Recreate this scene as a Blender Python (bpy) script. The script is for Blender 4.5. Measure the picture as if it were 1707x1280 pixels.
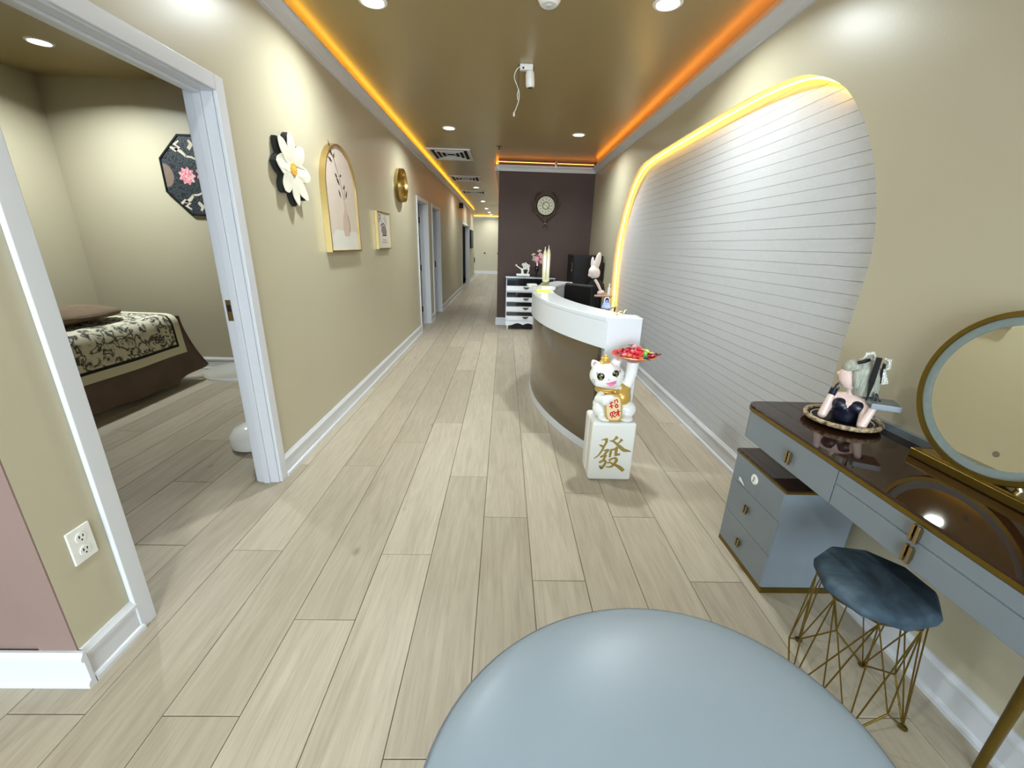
import bpy, bmesh, math, random
from mathutils import Vector, Matrix, Euler
from mathutils.geometry import tessellate_polygon
random.seed(7)
D = bpy.data
SC = bpy.context.scene
COL = SC.collection
for o in list(D.objects):
    D.objects.remove(o)

# ------------------------------------------------------------------ camera, world, exposure
EYE = 1.41
pitch, yaw, roll = math.radians(18.58), math.radians(1.42), math.radians(1.70)
fw = Vector((math.sin(yaw) * math.cos(pitch), math.cos(yaw) * math.cos(pitch), -math.sin(pitch)))
r0 = Vector((math.cos(yaw), -math.sin(yaw), 0))
u0 = r0.cross(fw)
rt = math.cos(roll) * r0 + math.sin(roll) * u0
up = -math.sin(roll) * r0 + math.cos(roll) * u0
cam = D.objects.new('camera', D.cameras.new('camera'))
COL.objects.link(cam)
mw = Matrix((rt, up, -fw)).transposed().to_4x4()
mw.translation = (0, 0, EYE)
cam.matrix_world = mw
cam.data.sensor_width = 36
cam.data.lens = 688.6 * 36 / 1707
cam.data.clip_start = .03
SC.camera = cam
SC.view_settings.view_transform = 'Standard'
SC.view_settings.look = 'None'
SC.view_settings.exposure = 0.1
SC.view_settings.gamma = 1
SC.view_settings.use_curve_mapping = False
W = D.worlds.new('daylight')
SC.world = W
W.use_nodes = True
W.node_tree.nodes['Background'].inputs[0].default_value = (.77, .92, 1.03, 1)
W.node_tree.nodes['Background'].inputs[1].default_value = 14.5
LAMPC = (.90, .99, .985)
DOWN_W = 22.0      # power of one downlight
# portal that samples the daylight through the shop window behind the camera
pl = D.lights.new('window_daylight', 'AREA')
pl.shape = 'RECTANGLE'
pl.size, pl.size_y = 3.4, 2.3
pl.cycles.is_portal = True
po = D.objects.new('window_daylight', pl)
po.location = (-.4, -3.98, 1.35)
po.rotation_euler = (math.radians(90), 0, 0)
COL.objects.link(po)

# ------------------------------------------------------------------ materials
def lin(c):
    return tuple(((v / 255) / 12.92 if v <= 10 else ((v / 255 + .055) / 1.055) ** 2.4) for v in c)


def M(name, c, rough=.5, metal=0., spec=.5, var=0., vs=6., bump=0., bs=60., emit=None, es=1., coat=0., sheen=0., trans=0.):
    m = D.materials.new(name)
    m.use_nodes = True
    nt = m.node_tree
    b = nt.nodes['Principled BSDF']
    col = lin(c) + (1,)
    b.inputs['Base Color'].default_value = col
    b.inputs['Roughness'].default_value = rough
    b.inputs['Metallic'].default_value = metal
    b.inputs['Specular IOR Level'].default_value = spec
    if coat:
        b.inputs['Coat Weight'].default_value = coat
        b.inputs['Coat Roughness'].default_value = .05
    if sheen:
        b.inputs['Sheen Weight'].default_value = sheen
    if trans:
        b.inputs['Transmission Weight'].default_value = trans
    if var or bump:
        tc = nt.nodes.new('ShaderNodeTexCoord')
        if var:
            n = nt.nodes.new('ShaderNodeTexNoise')
            n.inputs['Scale'].default_value = vs
            n.inputs['Detail'].default_value = 4
            nt.links.new(tc.outputs['Object'], n.inputs['Vector'])
            r = nt.nodes.new('ShaderNodeValToRGB')
            r.color_ramp.elements[0].position = .3
            r.color_ramp.elements[1].position = .7
            r.color_ramp.elements[0].color = tuple(v * (1 - var) for v in col[:3]) + (1,)
            r.color_ramp.elements[1].color = tuple(min(1, v * (1 + var)) for v in col[:3]) + (1,)
            nt.links.new(n.outputs['Fac'], r.inputs['Fac'])
            nt.links.new(r.outputs['Color'], b.inputs['Base Color'])
        if bump:
            n2 = nt.nodes.new('ShaderNodeTexNoise')
            n2.inputs['Scale'].default_value = bs
            n2.inputs['Detail'].default_value = 3
            nt.links.new(tc.outputs['Object'], n2.inputs['Vector'])
            bp = nt.nodes.new('ShaderNodeBump')
            bp.inputs['Strength'].default_value = bump
            bp.inputs['Distance'].default_value = .01
            nt.links.new(n2.outputs['Fac'], bp.inputs['Height'])
            nt.links.new(bp.outputs['Normal'], b.inputs['Normal'])
    if emit:
        b.inputs['Emission Color'].default_value = lin(emit) + (1,)
        b.inputs['Emission Strength'].default_value = es
    return m


def ramp_mat(name, rough, kind, scale, stops, bump=0., spec=.4, stretch=(1, 1, 1), detail=6., dist=0.):
    """noise / voronoi driven colour ramp"""
    m = D.materials.new(name)
    m.use_nodes = True
    nt = m.node_tree
    b = nt.nodes['Principled BSDF']
    b.inputs['Roughness'].default_value = rough
    b.inputs['Specular IOR Level'].default_value = spec
    tc = nt.nodes.new('ShaderNodeTexCoord')
    mp = nt.nodes.new('ShaderNodeMapping')
    mp.inputs['Scale'].default_value = stretch
    nt.links.new(tc.outputs['Object'], mp.inputs['Vector'])
    if kind == 'noise':
        t = nt.nodes.new('ShaderNodeTexNoise')
        t.inputs['Detail'].default_value = detail
        t.inputs['Distortion'].default_value = dist
        out = 'Fac'
    else:
        t = nt.nodes.new('ShaderNodeTexVoronoi')
        t.feature = 'DISTANCE_TO_EDGE' if kind == 'edge' else 'F1'
        out = 'Distance'
    t.inputs['Scale'].default_value = scale
    nt.links.new(mp.outputs['Vector'], t.inputs['Vector'])
    r = nt.nodes.new('ShaderNodeValToRGB')
    while len(r.color_ramp.elements) < len(stops):
        r.color_ramp.elements.new(.5)
    for e, (p, c) in zip(r.color_ramp.elements, stops):
        e.position = p
        e.color = lin(c) + (1,)
    nt.links.new(t.outputs[out], r.inputs['Fac'])
    nt.links.new(r.outputs['Color'], b.inputs['Base Color'])
    if bump:
        bp = nt.nodes.new('ShaderNodeBump')
        bp.inputs['Strength'].default_value = bump
        bp.inputs['Distance'].default_value = .01
        nt.links.new(t.outputs[out], bp.inputs['Height'])
        nt.links.new(bp.outputs['Normal'], b.inputs['Normal'])
    return m


def wood_floor():
    m = D.materials.new('light_oak_vinyl')
    m.use_nodes = True
    nt = m.node_tree
    N, Lk = nt.nodes.new, nt.links.new
    b = nt.nodes['Principled BSDF']
    b.inputs['Roughness'].default_value = .42
    b.inputs['Specular IOR Level'].default_value = .35
    tc = N('ShaderNodeTexCoord')
    oi = N('ShaderNodeObjectInfo')
    mul = N('ShaderNodeMath'); mul.operation = 'MULTIPLY'; mul.inputs[1].default_value = 37.
    Lk(oi.outputs['Random'], mul.inputs[0])
    cmb = N('ShaderNodeCombineXYZ')
    for i in range(3):
        Lk(mul.outputs[0], cmb.inputs[i])
    add = N('ShaderNodeVectorMath'); add.operation = 'ADD'
    Lk(tc.outputs['Object'], add.inputs[0]); Lk(cmb.outputs[0], add.inputs[1])
    mp = N('ShaderNodeMapping'); mp.inputs['Scale'].default_value = (1, .09, 1)
    Lk(add.outputs[0], mp.inputs['Vector'])
    n1 = N('ShaderNodeTexNoise'); n1.inputs['Scale'].default_value = 22; n1.inputs['Detail'].default_value = 8; n1.inputs['Distortion'].default_value = 1.2
    Lk(mp.outputs[0], n1.inputs['Vector'])
    mp2 = N('ShaderNodeMapping'); mp2.inputs['Scale'].default_value = (1, .05, 1)
    Lk(add.outputs[0], mp2.inputs['Vector'])
    n2 = N('ShaderNodeTexNoise'); n2.inputs['Scale'].default_value = 130; n2.inputs['Detail'].default_value = 3
    Lk(mp2.outputs[0], n2.inputs['Vector'])
    r1 = N('ShaderNodeValToRGB')
    for e, (p, c) in zip(r1.color_ramp.elements, ((.22, (170, 161, 145)), (.78, (194, 186, 172)))):
        e.position = p; e.color = lin(c) + (1,)
    Lk(n1.outputs['Fac'], r1.inputs['Fac'])
    # fine dark pores
    r2 = N('ShaderNodeValToRGB')
    for e, (p, v) in zip(r2.color_ramp.elements, ((.30, .90), (.55, 1.))):
        e.position = p; e.color = (v, v, v, 1)
    Lk(n2.outputs['Fac'], r2.inputs['Fac'])
    mx = N('ShaderNodeMix'); mx.data_type = 'RGBA'; mx.blend_type = 'MULTIPLY'; mx.inputs[0].default_value = 1
    Lk(r1.outputs[0], mx.inputs[6]); Lk(r2.outputs[0], mx.inputs[7])
    # tone of the single plank
    r3 = N('ShaderNodeValToRGB')
    for e, (p, c) in zip(r3.color_ramp.elements, ((0, (.85, .835, .81, 1)), (1, (1.07, 1.07, 1.06, 1)))):
        e.position = p; e.color = c
    Lk(oi.outputs['Random'], r3.inputs['Fac'])
    mx2 = N('ShaderNodeMix'); mx2.data_type = 'RGBA'; mx2.blend_type = 'MULTIPLY'; mx2.inputs[0].default_value = 1
    Lk(mx.outputs[2], mx2.inputs[6]); Lk(r3.outputs[0], mx2.inputs[7])
    # knots
    mp3 = N('ShaderNodeMapping'); mp3.inputs['Scale'].default_value = (1, .55, 0)
    Lk(add.outputs[0], mp3.inputs['Vector'])
    vo = N('ShaderNodeTexVoronoi'); vo.inputs['Scale'].default_value = 2.6
    Lk(mp3.outputs[0], vo.inputs['Vector'])
    r4 = N('ShaderNodeValToRGB')
    for e, (p, v) in zip(r4.color_ramp.elements, ((.015, .62), (.06, 1.))):
        e.position = p; e.color = (v, v * .97, v * .93, 1)
    Lk(vo.outputs['Distance'], r4.inputs['Fac'])
    mx3 = N('ShaderNodeMix'); mx3.data_type = 'RGBA'; mx3.blend_type = 'MULTIPLY'; mx3.inputs[0].default_value = 1
    Lk(mx2.outputs[2], mx3.inputs[6]); Lk(r4.outputs[0], mx3.inputs[7])
    Lk(mx3.outputs[2], b.inputs['Base Color'])
    bp = N('ShaderNodeBump'); bp.inputs['Strength'].default_value = .12; bp.inputs['Distance'].default_value = .004
    Lk(n2.outputs['Fac'], bp.inputs['Height']); Lk(bp.outputs[0], b.inputs['Normal'])
    return m


WALL = M('beige_satin_paint', (187, 179, 155), .36, spec=.5, var=.015, vs=2., bump=.03, bs=90)
CEIL = M('beige_ceiling_paint', (152, 134, 92), .30, spec=.5, bump=.02, bs=60)
MAUVE = M('mauve_paint', (136, 113, 106), .5, var=.04, vs=3.)
DARK = M('dark_plum_paint', (80, 64, 60), .6, spec=.25, var=.05, vs=2.)
TRIM = M('white_trim_paint', (211, 213, 219), .3)
CROWN = M('crown_white_paint', (205, 206, 208), .4)
FLOORB = M('joint_dark', (95, 82, 66), .9)
OAK = wood_floor()
NICHE = M('white_fabric_panel', (196, 197, 200), .75, spec=.2, var=.02, vs=40., bump=.25, bs=220)
NBACK = M('panel_joint_grey', (176, 178, 180), .9)
LEDO = M('amber_led', (255, 150, 30), .5, emit=(255, 152, 40), es=11)
LEDY = M('yellow_led', (255, 190, 50), .5, emit=(255, 196, 60), es=11)
LEDB = M('orange_led', (255, 150, 60), .5, emit=(255, 150, 62), es=7)
LEDN = M('warm_led_tube', (255, 225, 140), .5, emit=(255, 196, 70), es=16)
LAMP = M('lamp_lens', (255, 255, 255), .4, emit=(250, 252, 255), es=18)
WPLA = M('white_plastic', (232, 232, 228), .35)
DARKGAP = M('dark_void', (22, 22, 22), .9)
BRASS = M('polished_brass', (192, 166, 104), .22, 1.)
SATINGOLD = M('satin_gold', (214, 190, 130), .32, 1., var=.03)
OLDGOLD = M('aged_gold', (126, 104, 44), .35, .9, var=.08, vs=20)
CHROME = M('chrome', (215, 218, 222), .12, 1.)
BLACK = M('black_plastic', (16, 15, 15), .5, spec=.25)
BLACKG = M('black_gloss', (12, 14, 22), .08, coat=.6)
GREYP = M('grey_blue_lacquer', (122, 131, 139), .33, coat=.15, var=.015, vs=3)
WHITEG = M('white_gloss_laminate', (228, 232, 238), .22, coat=.3)
BROWNG = M('brown_gloss_laminate', (96, 82, 62), .14, spec=.6, coat=.4, var=.05, vs=1.5)
GLASSB = M('dark_brown_glass', (46, 26, 17), .04, spec=.45)
PULL = M('champagne_metal', (164, 144, 106), .25, 1.)
VELVET = ramp_mat('blue_grey_velvet', .85, 'noise', 9., ((.3, (32, 42, 50)), (.55, (60, 75, 87)), (.8, (98, 112, 122))), bump=.3, spec=.2, dist=.6)
LEATHER = M('grey_leather', (150, 165, 180), .34, spec=.45, var=.03, vs=3., bump=.02, bs=260)
PIPING = M('grey_piping', (112, 118, 128), .4)
CERAMIC = M('white_ceramic', (240, 240, 236), .18, coat=.4)
PINK = M('pink_enamel', (235, 120, 170), .3)
SKIN = M('porcelain_skin', (232, 205, 196), .3, coat=.2, var=.03, vs=25)
RABBITM = M('pale_rose_resin', (232, 218, 214), .4)
HAIRM = ramp_mat('ash_grey_hair', .4, 'noise', 20., ((.3, (140, 142, 128)), (.7, (178, 180, 166))), bump=.4, stretch=(6, 6, .6))
NAVY = M('navy_satin', (14, 18, 38), .35)
BROWNC = M('brown_cloth', (106, 88, 78), .85, var=.08, vs=8., bump=.15, bs=150)
PILLOWM = M('taupe_cloth', (112, 92, 72), .9, var=.1, vs=12., bump=.2, bs=90)
CREAM = M('cream_cloth', (222, 216, 190), .85, bump=.1, bs=200)
BLACKC = M('black_cloth', (28, 28, 26), .9)
TOILE = ramp_mat('toile_print', .85, 'noise', 15., ((.42, (222, 216, 196)), (.50, (200, 194, 172)), (.545, (58, 58, 52)), (.60, (96, 94, 84)), (.64, (220, 214, 194))), detail=12., dist=.8)
FLORAL = ramp_mat('dark_leaf_print', .5, 'edge', 46., ((.0, (14, 14, 20)), (.10, (20, 22, 32)), (.17, (74, 86, 88)), (.34, (36, 46, 56))))
TANP = M('print_tan', (118, 100, 88), .6, var=.1, vs=60)
CREAMP = M('print_cream', (200, 188, 172), .6, var=.05, vs=40)
ROSEP = ramp_mat('print_rose', .6, 'vor', 60., ((.0, (160, 60, 78)), (.4, (206, 120, 136)), (.8, (222, 176, 176))))
PETAL = M('white_petal', (214, 210, 194), .55, var=.03, vs=30)
YEL = M('ochre_centre', (222, 170, 60), .6, var=.12, vs=60)
PAPERP = M('print_paper', (206, 192, 180), .5, var=.02, vs=8)
PAPERW = M('print_white', (214, 208, 200), .5)
TABLEP = M('print_table_white', (214, 212, 204), .5)
VASEP = M('print_vase', (196, 172, 156), .5)
INK = M('print_ink', (60, 48, 44), .6)
INKG = M('print_grey_ink', (130, 120, 116), .6)
RED = M('red_enamel', (196, 20, 34), .4)
GOLDE = M('gold_enamel', (212, 172, 84), .32, .35, coat=.3)
GOLDT = M('gold_lettering', (176, 152, 84), .4, .5)
BRONZE = M('dark_bronze', (84, 68, 52), .4, .7)
MIRROR = M('mirror_glass', (235, 235, 225), .02, 1.)
FROST = M('frosted_light_ring', (132, 144, 143), .6, var=.05, vs=60)
FLPINK = M('pink_silk', (206, 158, 168), .7, var=.12, vs=40)
FLROSE = M('deep_pink_silk', (150, 70, 92), .7)
STEMD = M('dark_stem', (40, 36, 30), .7)
CRYST = M('pale_gold_crystal', (222, 216, 184), .12, spec=.8, coat=.6)
STICKY = M('yellow_paper', (232, 238, 96), .7)
PAPER = M('white_paper', (232, 230, 222), .8)
BLUEPL = M('lilac_plastic', (140, 158, 232), .25, coat=.3)
GREENST = M('green_gold', (150, 160, 96), .3, .4)
SPECK = ramp_mat('speckled_ribbon', .5, 'vor', 260., ((.1, (22, 22, 22)), (.4, (200, 198, 190)), (.8, (236, 234, 226))))
TANORN = ramp_mat('carved_tan', .5, 'noise', 60., ((.35, (70, 54, 38)), (.6, (196, 172, 138))), bump=.6)
WOODT = M('pinkish_wood', (190, 154, 140), .4, var=.06, vs=14)
KHAKI = M('pale_steel', (150, 160, 160), .35, .5)


# ------------------------------------------------------------------ geometry helpers
class G:
    def __init__(s):
        s.b = bmesh.new()

    def box(s, x0, x1, y0, y1, z0, z1, rot=None, piv=None):
        vs = [s.b.verts.new((x, y, z)) for x in (x0, x1) for y in (y0, y1) for z in (z0, z1)]
        for f in ((0, 1, 3, 2), (4, 6, 7, 5), (0, 4, 5, 1), (2, 3, 7, 6), (0, 2, 6, 4), (1, 5, 7, 3)):
            s.b.faces.new([vs[i] for i in f])
        if rot:
            c = Vector(piv) if piv else Vector(((x0 + x1) / 2, (y0 + y1) / 2, (z0 + z1) / 2))
            R = Euler(rot).to_matrix()
            for v in vs:
                v.co = c + R @ (v.co - c)
        return s

    def tube(s, pts, r, n=8, closed=False, cap=True, flat=1.):
        pts = [Vector(p) for p in pts]
        rs = r if isinstance(r, (list, tuple)) else [r] * len(pts)
        rings = []
        ref = None
        for i, p in enumerate(pts):
            a = pts[i - 1] if (i or closed) else p
            c = pts[(i + 1) % len(pts)] if (i < len(pts) - 1 or closed) else p
            t = (c - a).normalized()
            if ref is None:
                ref = Vector((0, 0, 1)) if abs(t.z) < .9 else Vector((1, 0, 0))
            u = (ref - t * ref.dot(t))
            u = u.normalized() if u.length > 1e-6 else t.orthogonal().normalized()
            w = t.cross(u)
            ref = u
            rings.append([s.b.verts.new(p + rs[i] * (math.cos(2 * math.pi * k / n) * u * flat + math.sin(2 * math.pi * k / n) * w)) for k in range(n)])
        m = len(rings)
        for i in range(m if closed else m - 1):
            A, B = rings[i], rings[(i + 1) % m]
            for k in range(n):
                s.b.faces.new((A[k], A[(k + 1) % n], B[(k + 1) % n], B[k]))
        if cap and not closed:
            s.b.faces.new(list(reversed(rings[0])))
            s.b.faces.new(rings[-1])
        return s

    def cyl(s, p0, p1, r0, r1=None, n=20):
        return s.tube([p0, p1], [r0, r0 if r1 is None else r1], n)

    def lathe(s, prof, c=(0, 0, 0), n=28, axis='z', sx=1., sy=1.):
        c = Vector(c)
        rings = []
        for r, h in prof:
            ring = []
            for k in range(n):
                a = 2 * math.pi * k / n
                p = (r * math.cos(a) * sx, r * math.sin(a) * sy, h)
                if axis == 'x':
                    p = (p[2], p[0], p[1])
                elif axis == 'y':
                    p = (p[0], p[2], p[1])
                ring.append(s.b.verts.new(c + Vector(p)))
            rings.append(ring)
        for A, B in zip(rings, rings[1:]):
            for k in range(n):
                s.b.faces.new((A[k], A[(k + 1) % n], B[(k + 1) % n], B[k]))
        s.b.faces.new(list(reversed(rings[0])))
        s.b.faces.new(rings[-1])
        return s

    def poly(s, pts, ext):
        ext = Vector(ext)
        A = [s.b.verts.new(p) for p in pts]
        B = [s.b.verts.new(Vector(p) + ext) for p in pts]
        n = len(A)
        for i in range(n):
            s.b.faces.new((A[i], A[(i + 1) % n], B[(i + 1) % n], B[i]))
        if n <= 4:
            s.b.faces.new(list(reversed(A)))
            s.b.faces.new(B)
        else:
            for t3 in tessellate_polygon([[Vector(p) for p in pts]]):
                for Q in (A, B):
                    try:
                        s.b.faces.new([Q[i] for i in t3])
                    except ValueError:
                        pass
        return s

    def ell(s, c, r, rot=None, n=18):
        m = Matrix.Translation(c) @ (Euler(rot).to_matrix().to_4x4() if rot else Matrix.Identity(4)) @ Matrix.Diagonal((r[0], r[1], r[2], 1))
        bmesh.ops.create_uvsphere(s.b, u_segments=n, v_segments=max(8, n * 2 // 3), radius=1, matrix=m)
        return s

    def torus(s, c, R, r, axis='z', n=40, m=10, sx=1., sy=1.):
        pts = []
        for k in range(n):
            a = 2 * math.pi * k / n
            p = (R * math.cos(a) * sx, R * math.sin(a) * sy, 0)
            if axis == 'x':
                p = (p[2], p[0], p[1])
            elif axis == 'y':
                p = (p[0], p[2], p[1])
            pts.append(Vector(c) + Vector(p))
        return s.tube(pts, r, m, closed=True)

    def ribbon(s, pts, fn, depth):
        """brush stroke: (a, b, width) points on a plane, fn maps (a, b, h) to 3D"""
        n = len(pts)
        L, R = [], []
        for i, (x, y, w) in enumerate(pts):
            x0, y0, _ = pts[max(0, i - 1)]
            x1, y1, _ = pts[min(n - 1, i + 1)]
            dx, dy = x1 - x0, y1 - y0
            q = math.hypot(dx, dy) or 1
            nx, ny = -dy / q * w / 2, dx / q * w / 2
            e = .3 * w * (-1 if i == 0 else 1 if i == n - 1 else 0)
            L.append((x + nx + dx / q * e, y + ny + dy / q * e))
            R.append((x - nx + dx / q * e, y - ny + dy / q * e))
        rows = [[s.b.verts.new(fn(*p, h)) for p in (l, r_) for h in (0, depth)] for l, r_ in zip(L, R)]
        for a, b in zip(rows, rows[1:]):
            for f in ((0, 1, 1, 0), (1, 3, 3, 1), (3, 2, 2, 3), (2, 0, 0, 2)):
                s.b.faces.new((a[f[0]], a[f[1]], b[f[2]], b[f[3]]))
        for a in (rows[0], rows[-1]):
            s.b.faces.new((a[0], a[1], a[3], a[2]))
        return s

    def grid(s, fn, nu, nv):
        V = [[s.b.verts.new(fn(i / nu, j / nv)) for j in range(nv + 1)] for i in range(nu + 1)]
        for i in range(nu):
            for j in range(nv):
                s.b.faces.new((V[i][j], V[i + 1][j], V[i + 1][j + 1], V[i][j + 1]))
        return s

    def sweep(s, prof, p0, p1, nrm):
        """moulding: profile of (distance from wall, height) swept from p0 to p1; nrm points off the wall"""
        p0, p1, nrm = Vector(p0), Vector(p1), Vector(nrm)
        A = [s.b.verts.new(p0 + nrm * d + Vector((0, 0, h))) for d, h in prof]
        B = [s.b.verts.new(p1 + nrm * d + Vector((0, 0, h))) for d, h in prof]
        n = len(A)
        for i in range(n):
            s.b.faces.new((A[i], A[(i + 1) % n], B[(i + 1) % n], B[i]))
        s.b.faces.new(A)
        s.b.faces.new(B)
        return s

    def done(s, name, mat, parent=None, bevel=0., seg=2, ang=35, solid=0., remesh=0., sub=0, loc=None, rot=None):
        b = s.b
        if bevel:
            bmesh.ops.recalc_face_normals(b, faces=b.faces[:])
            es = [e for e in b.edges if len(e.link_faces) == 2 and e.calc_face_angle(0) > .6]
            bmesh.ops.bevel(b, geom=es, offset=bevel, segments=seg, profile=.5, affect='EDGES', clamp_overlap=True)
        bmesh.ops.recalc_face_normals(b, faces=b.faces[:])
        me = D.meshes.new(name)
        b.to_mesh(me)
        b.free()
        o = D.objects.new(name, me)
        COL.objects.link(o)
        me.materials.append(mat)
        if remesh or sub or solid:
            if solid:
                md = o.modifiers.new('s', 'SOLIDIFY'); md.thickness = solid; md.offset = 0
            if remesh:
                md = o.modifiers.new('r', 'REMESH'); md.mode = 'VOXEL'; md.voxel_size = remesh
                md = o.modifiers.new('m', 'SMOOTH'); md.factor = .5; md.iterations = 4
            if sub:
                md = o.modifiers.new('d', 'SUBSURF'); md.levels = sub; md.render_levels = sub
            dg = bpy.context.evaluated_depsgraph_get()
            dg.update()
            me2 = D.meshes.new_from_object(o.evaluated_get(dg))
            o.modifiers.clear()
            o.data = me2
            D.meshes.remove(me)
            me = me2
            me.name = name
            ang = 60 if (remesh or sub) else ang
        for p in me.polygons:
            p.use_smooth = True
        me.set_sharp_from_angle(angle=math.radians(ang))
        if bevel:
            md = o.modifiers.new('weighted', 'WEIGHTED_NORMAL')
            md.keep_sharp = False
            me.set_sharp_from_angle(angle=math.radians(80))
        if parent:
            o.parent = parent
        if loc:
            o.location = loc
        if rot:
            o.rotation_euler = rot
        return o


def T(name, loc, label, cat, group=None, rz=0., rot=None):
    o = D.objects.new(name, None)
    o.empty_display_size = .05
    COL.objects.link(o)
    o.location = loc
    o.rotation_euler = rot or (0, 0, rz)
    o['label'] = label
    o['category'] = cat
    if group:
        o['group'] = group
    return o


def S(o):
    o['kind'] = 'structure'
    return o


def SE(name):
    o = D.objects.new(name, None)
    COL.objects.link(o)
    o['kind'] = 'structure'
    return o


def copy_thing(root, loc, label=None, rz=None):
    r = root.copy()
    COL.objects.link(r)
    r.location = loc
    if rz is not None:
        r.rotation_euler = (0, 0, rz)
    if label:
        r['label'] = label
    for ch in list(root.children):
        c = ch.copy()
        COL.objects.link(c)
        c.parent = r
        for g in list(ch.children):
            d = g.copy()
            COL.objects.link(d)
            d.parent = c
    return r


def catmull(P, k=4, closed=False):
    n = len(P)
    out = []
    for i in range(n if closed else n - 1):
        p = [P[(i + j) % n] if closed else P[min(max(i + j, 0), n - 1)] for j in (-1, 0, 1, 2)]
        for q in range(k):
            t = q / k
            out.append(tuple(.5 * (2 * b + (c - a) * t + (2 * a - 5 * b + 4 * c - d) * t * t + (3 * b - a - 3 * c + d) * t ** 3)
                             for a, b, c, d in zip(*p)))
    if not closed:
        out.append(tuple(P[-1]))
    return out


# ------------------------------------------------------------------ the setting
XL, XR, ZC, YD, YF = -1.345, 1.484, 2.745, 7.64, 21.6
XN = 1.566                                           # back of the wall niche
floor = S(G().box(-4.7, 1.75, -4.2, YF + .1, -.12, -.006).done('floor', FLOORB))
PW, PL = .2365, 1.53
seed = {-1: 1.907, 0: 1.46, -2: .787, -5: .9, -6: 1.629, -3: 1.615, 2: 1.924, 3: 1.463, -7: .904, 1: .62, -4: 1.25, 4: .9, 5: 1.7}
pm = {}


def plank(x0, x1, y0, y1):
    key = (round(x1 - x0, 3), round(y1 - y0, 3))
    if key not in pm:
        w, l = (x1 - x0) / 2 - .0012, (y1 - y0) / 2 - .0012
        g = G()
        B = [g.b.verts.new((sx * w, sy * l, -.008)) for sx, sy in ((-1, -1), (1, -1), (1, 1), (-1, 1))]
        T1 = [g.b.verts.new((sx * w, sy * l, -.0012)) for sx, sy in ((-1, -1), (1, -1), (1, 1), (-1, 1))]
        T2 = [g.b.verts.new((sx * (w - .0015), sy * (l - .0015), 0)) for sx, sy in ((-1, -1), (1, -1), (1, 1), (-1, 1))]
        for A, C in ((B, T1), (T1, T2)):
            for i in range(4):
                g.b.faces.new((A[i], A[(i + 1) % 4], C[(i + 1) % 4], C[i]))
        g.b.faces.new(T2)
        o = g.done('plank', OAK, floor, ang=20)
        pm[key] = o.data
    else:
        o = D.objects.new('plank', pm[key])
        COL.objects.link(o)
        o.parent = floor
    o.location = ((x0 + x1) / 2, (y0 + y1) / 2, 0)


for k in range(-20, 7):
    x0 = .153 + PW * k
    x1 = x0 + PW
    ys = seed.get(k, .3 + ((k * 7919) % 97) / 97 * PL)
    xm = (x0 + x1) / 2
    j = math.floor((-.7 - ys) / PL)
    while True:
        a, b = ys + j * PL, ys + (j + 1) * PL
        j += 1
        if a > YF:
            break
        if xm > 1.7 or xm < -4.45:
            continue
        if xm < XL - .25 and (a > 4.55 or b < -.9 or (xm < -2.2 and b < .2)):
            continue
        if xm < XL - .02 and a > 4.55 and XL - .25 < xm and False:
            continue
        if xm > .05 and a > YD + .2:
            continue
        if xm > -.05 and a > YD:
            continue
        plank(x0, x1, a, min(b, YF))

# walls -------------------------------------------------------------
g = G()
t = .12
segs = [(1.01, 1.225), (2.25, 6.74), (7.63, 8.08), (9.02, 13.5), (16.2, 18.72)]
doors = [(1.225, 2.25, 2.06), (6.74, 7.63, 2.03), (8.08, 9.02, 2.03), (13.5, 16.2, 2.03)]
for a, b in segs:
    g.box(XL - t, XL, a, b, 0, ZC)
for a, b, h in doors:
    g.box(XL - t, XL, a, b, h, ZC)
S(g.done('wall_left', WALL))
S(G().box(-4.5, XL - t, 1.012, 1.13, 0, ZC).done('wall_near', MAUVE))
S(G().box(XL - t, XL - .0005, 1.005, 1.0098, 0, ZC).done('wall_near_corner', MAUVE))
S(G().box(-4.3, XL - t, 4.5, 4.62, 0, ZC).done('wall_room_back', WALL))
S(G().box(-4.42, -4.3, 1.13, 4.62, 0, ZC).done('wall_room_side', WALL))
S(G().box(-2.6, -2.5, 4.62, 18.6, 0, ZC).done('wall_far_rooms', WALL))
g = G()
for y in (7.86, 10.5, 18.66):
    g.box(-2.5, XL - t, y - .04, y + .04, 0, ZC)
S(g.done('wall_partition', WALL))
S(G().box(-3.4, .1, YF, YF + .1, 0, ZC).done('wall_far', WALL))
S(G().box(-.13, 1.62, YD, YD + .12, 0, ZC).done('wall_back', DARK))
S(G().box(-.13, -.03, YD + .12, YF, 0, ZC).done('wall_hallway', WALL))
S(G().box(-3.5, -3.4, 18.6, YF, 0, ZC).done('wall_hallway_end', WALL))
S(G().box(-4.62, -4.5, -4.1, 1.13, 0, ZC).done('wall_street_side', WALL))
g = G()
g.box(-4.6, 1.6, -4.1, -4.0, 0, .18).box(-4.6, 1.6, -4.1, -4.0, 2.52, ZC).box(-4.6, -2.1, -4.1, -4.0, .18, 2.52).box(1.3, 1.6, -4.1, -4.0, .18, 2.52)
S(g.done('wall_street', WALL))
S(G().box(-4.7, 1.8, -4.2, YF + .1, ZC, ZC + .1).done('ceiling', CEIL))

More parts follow.
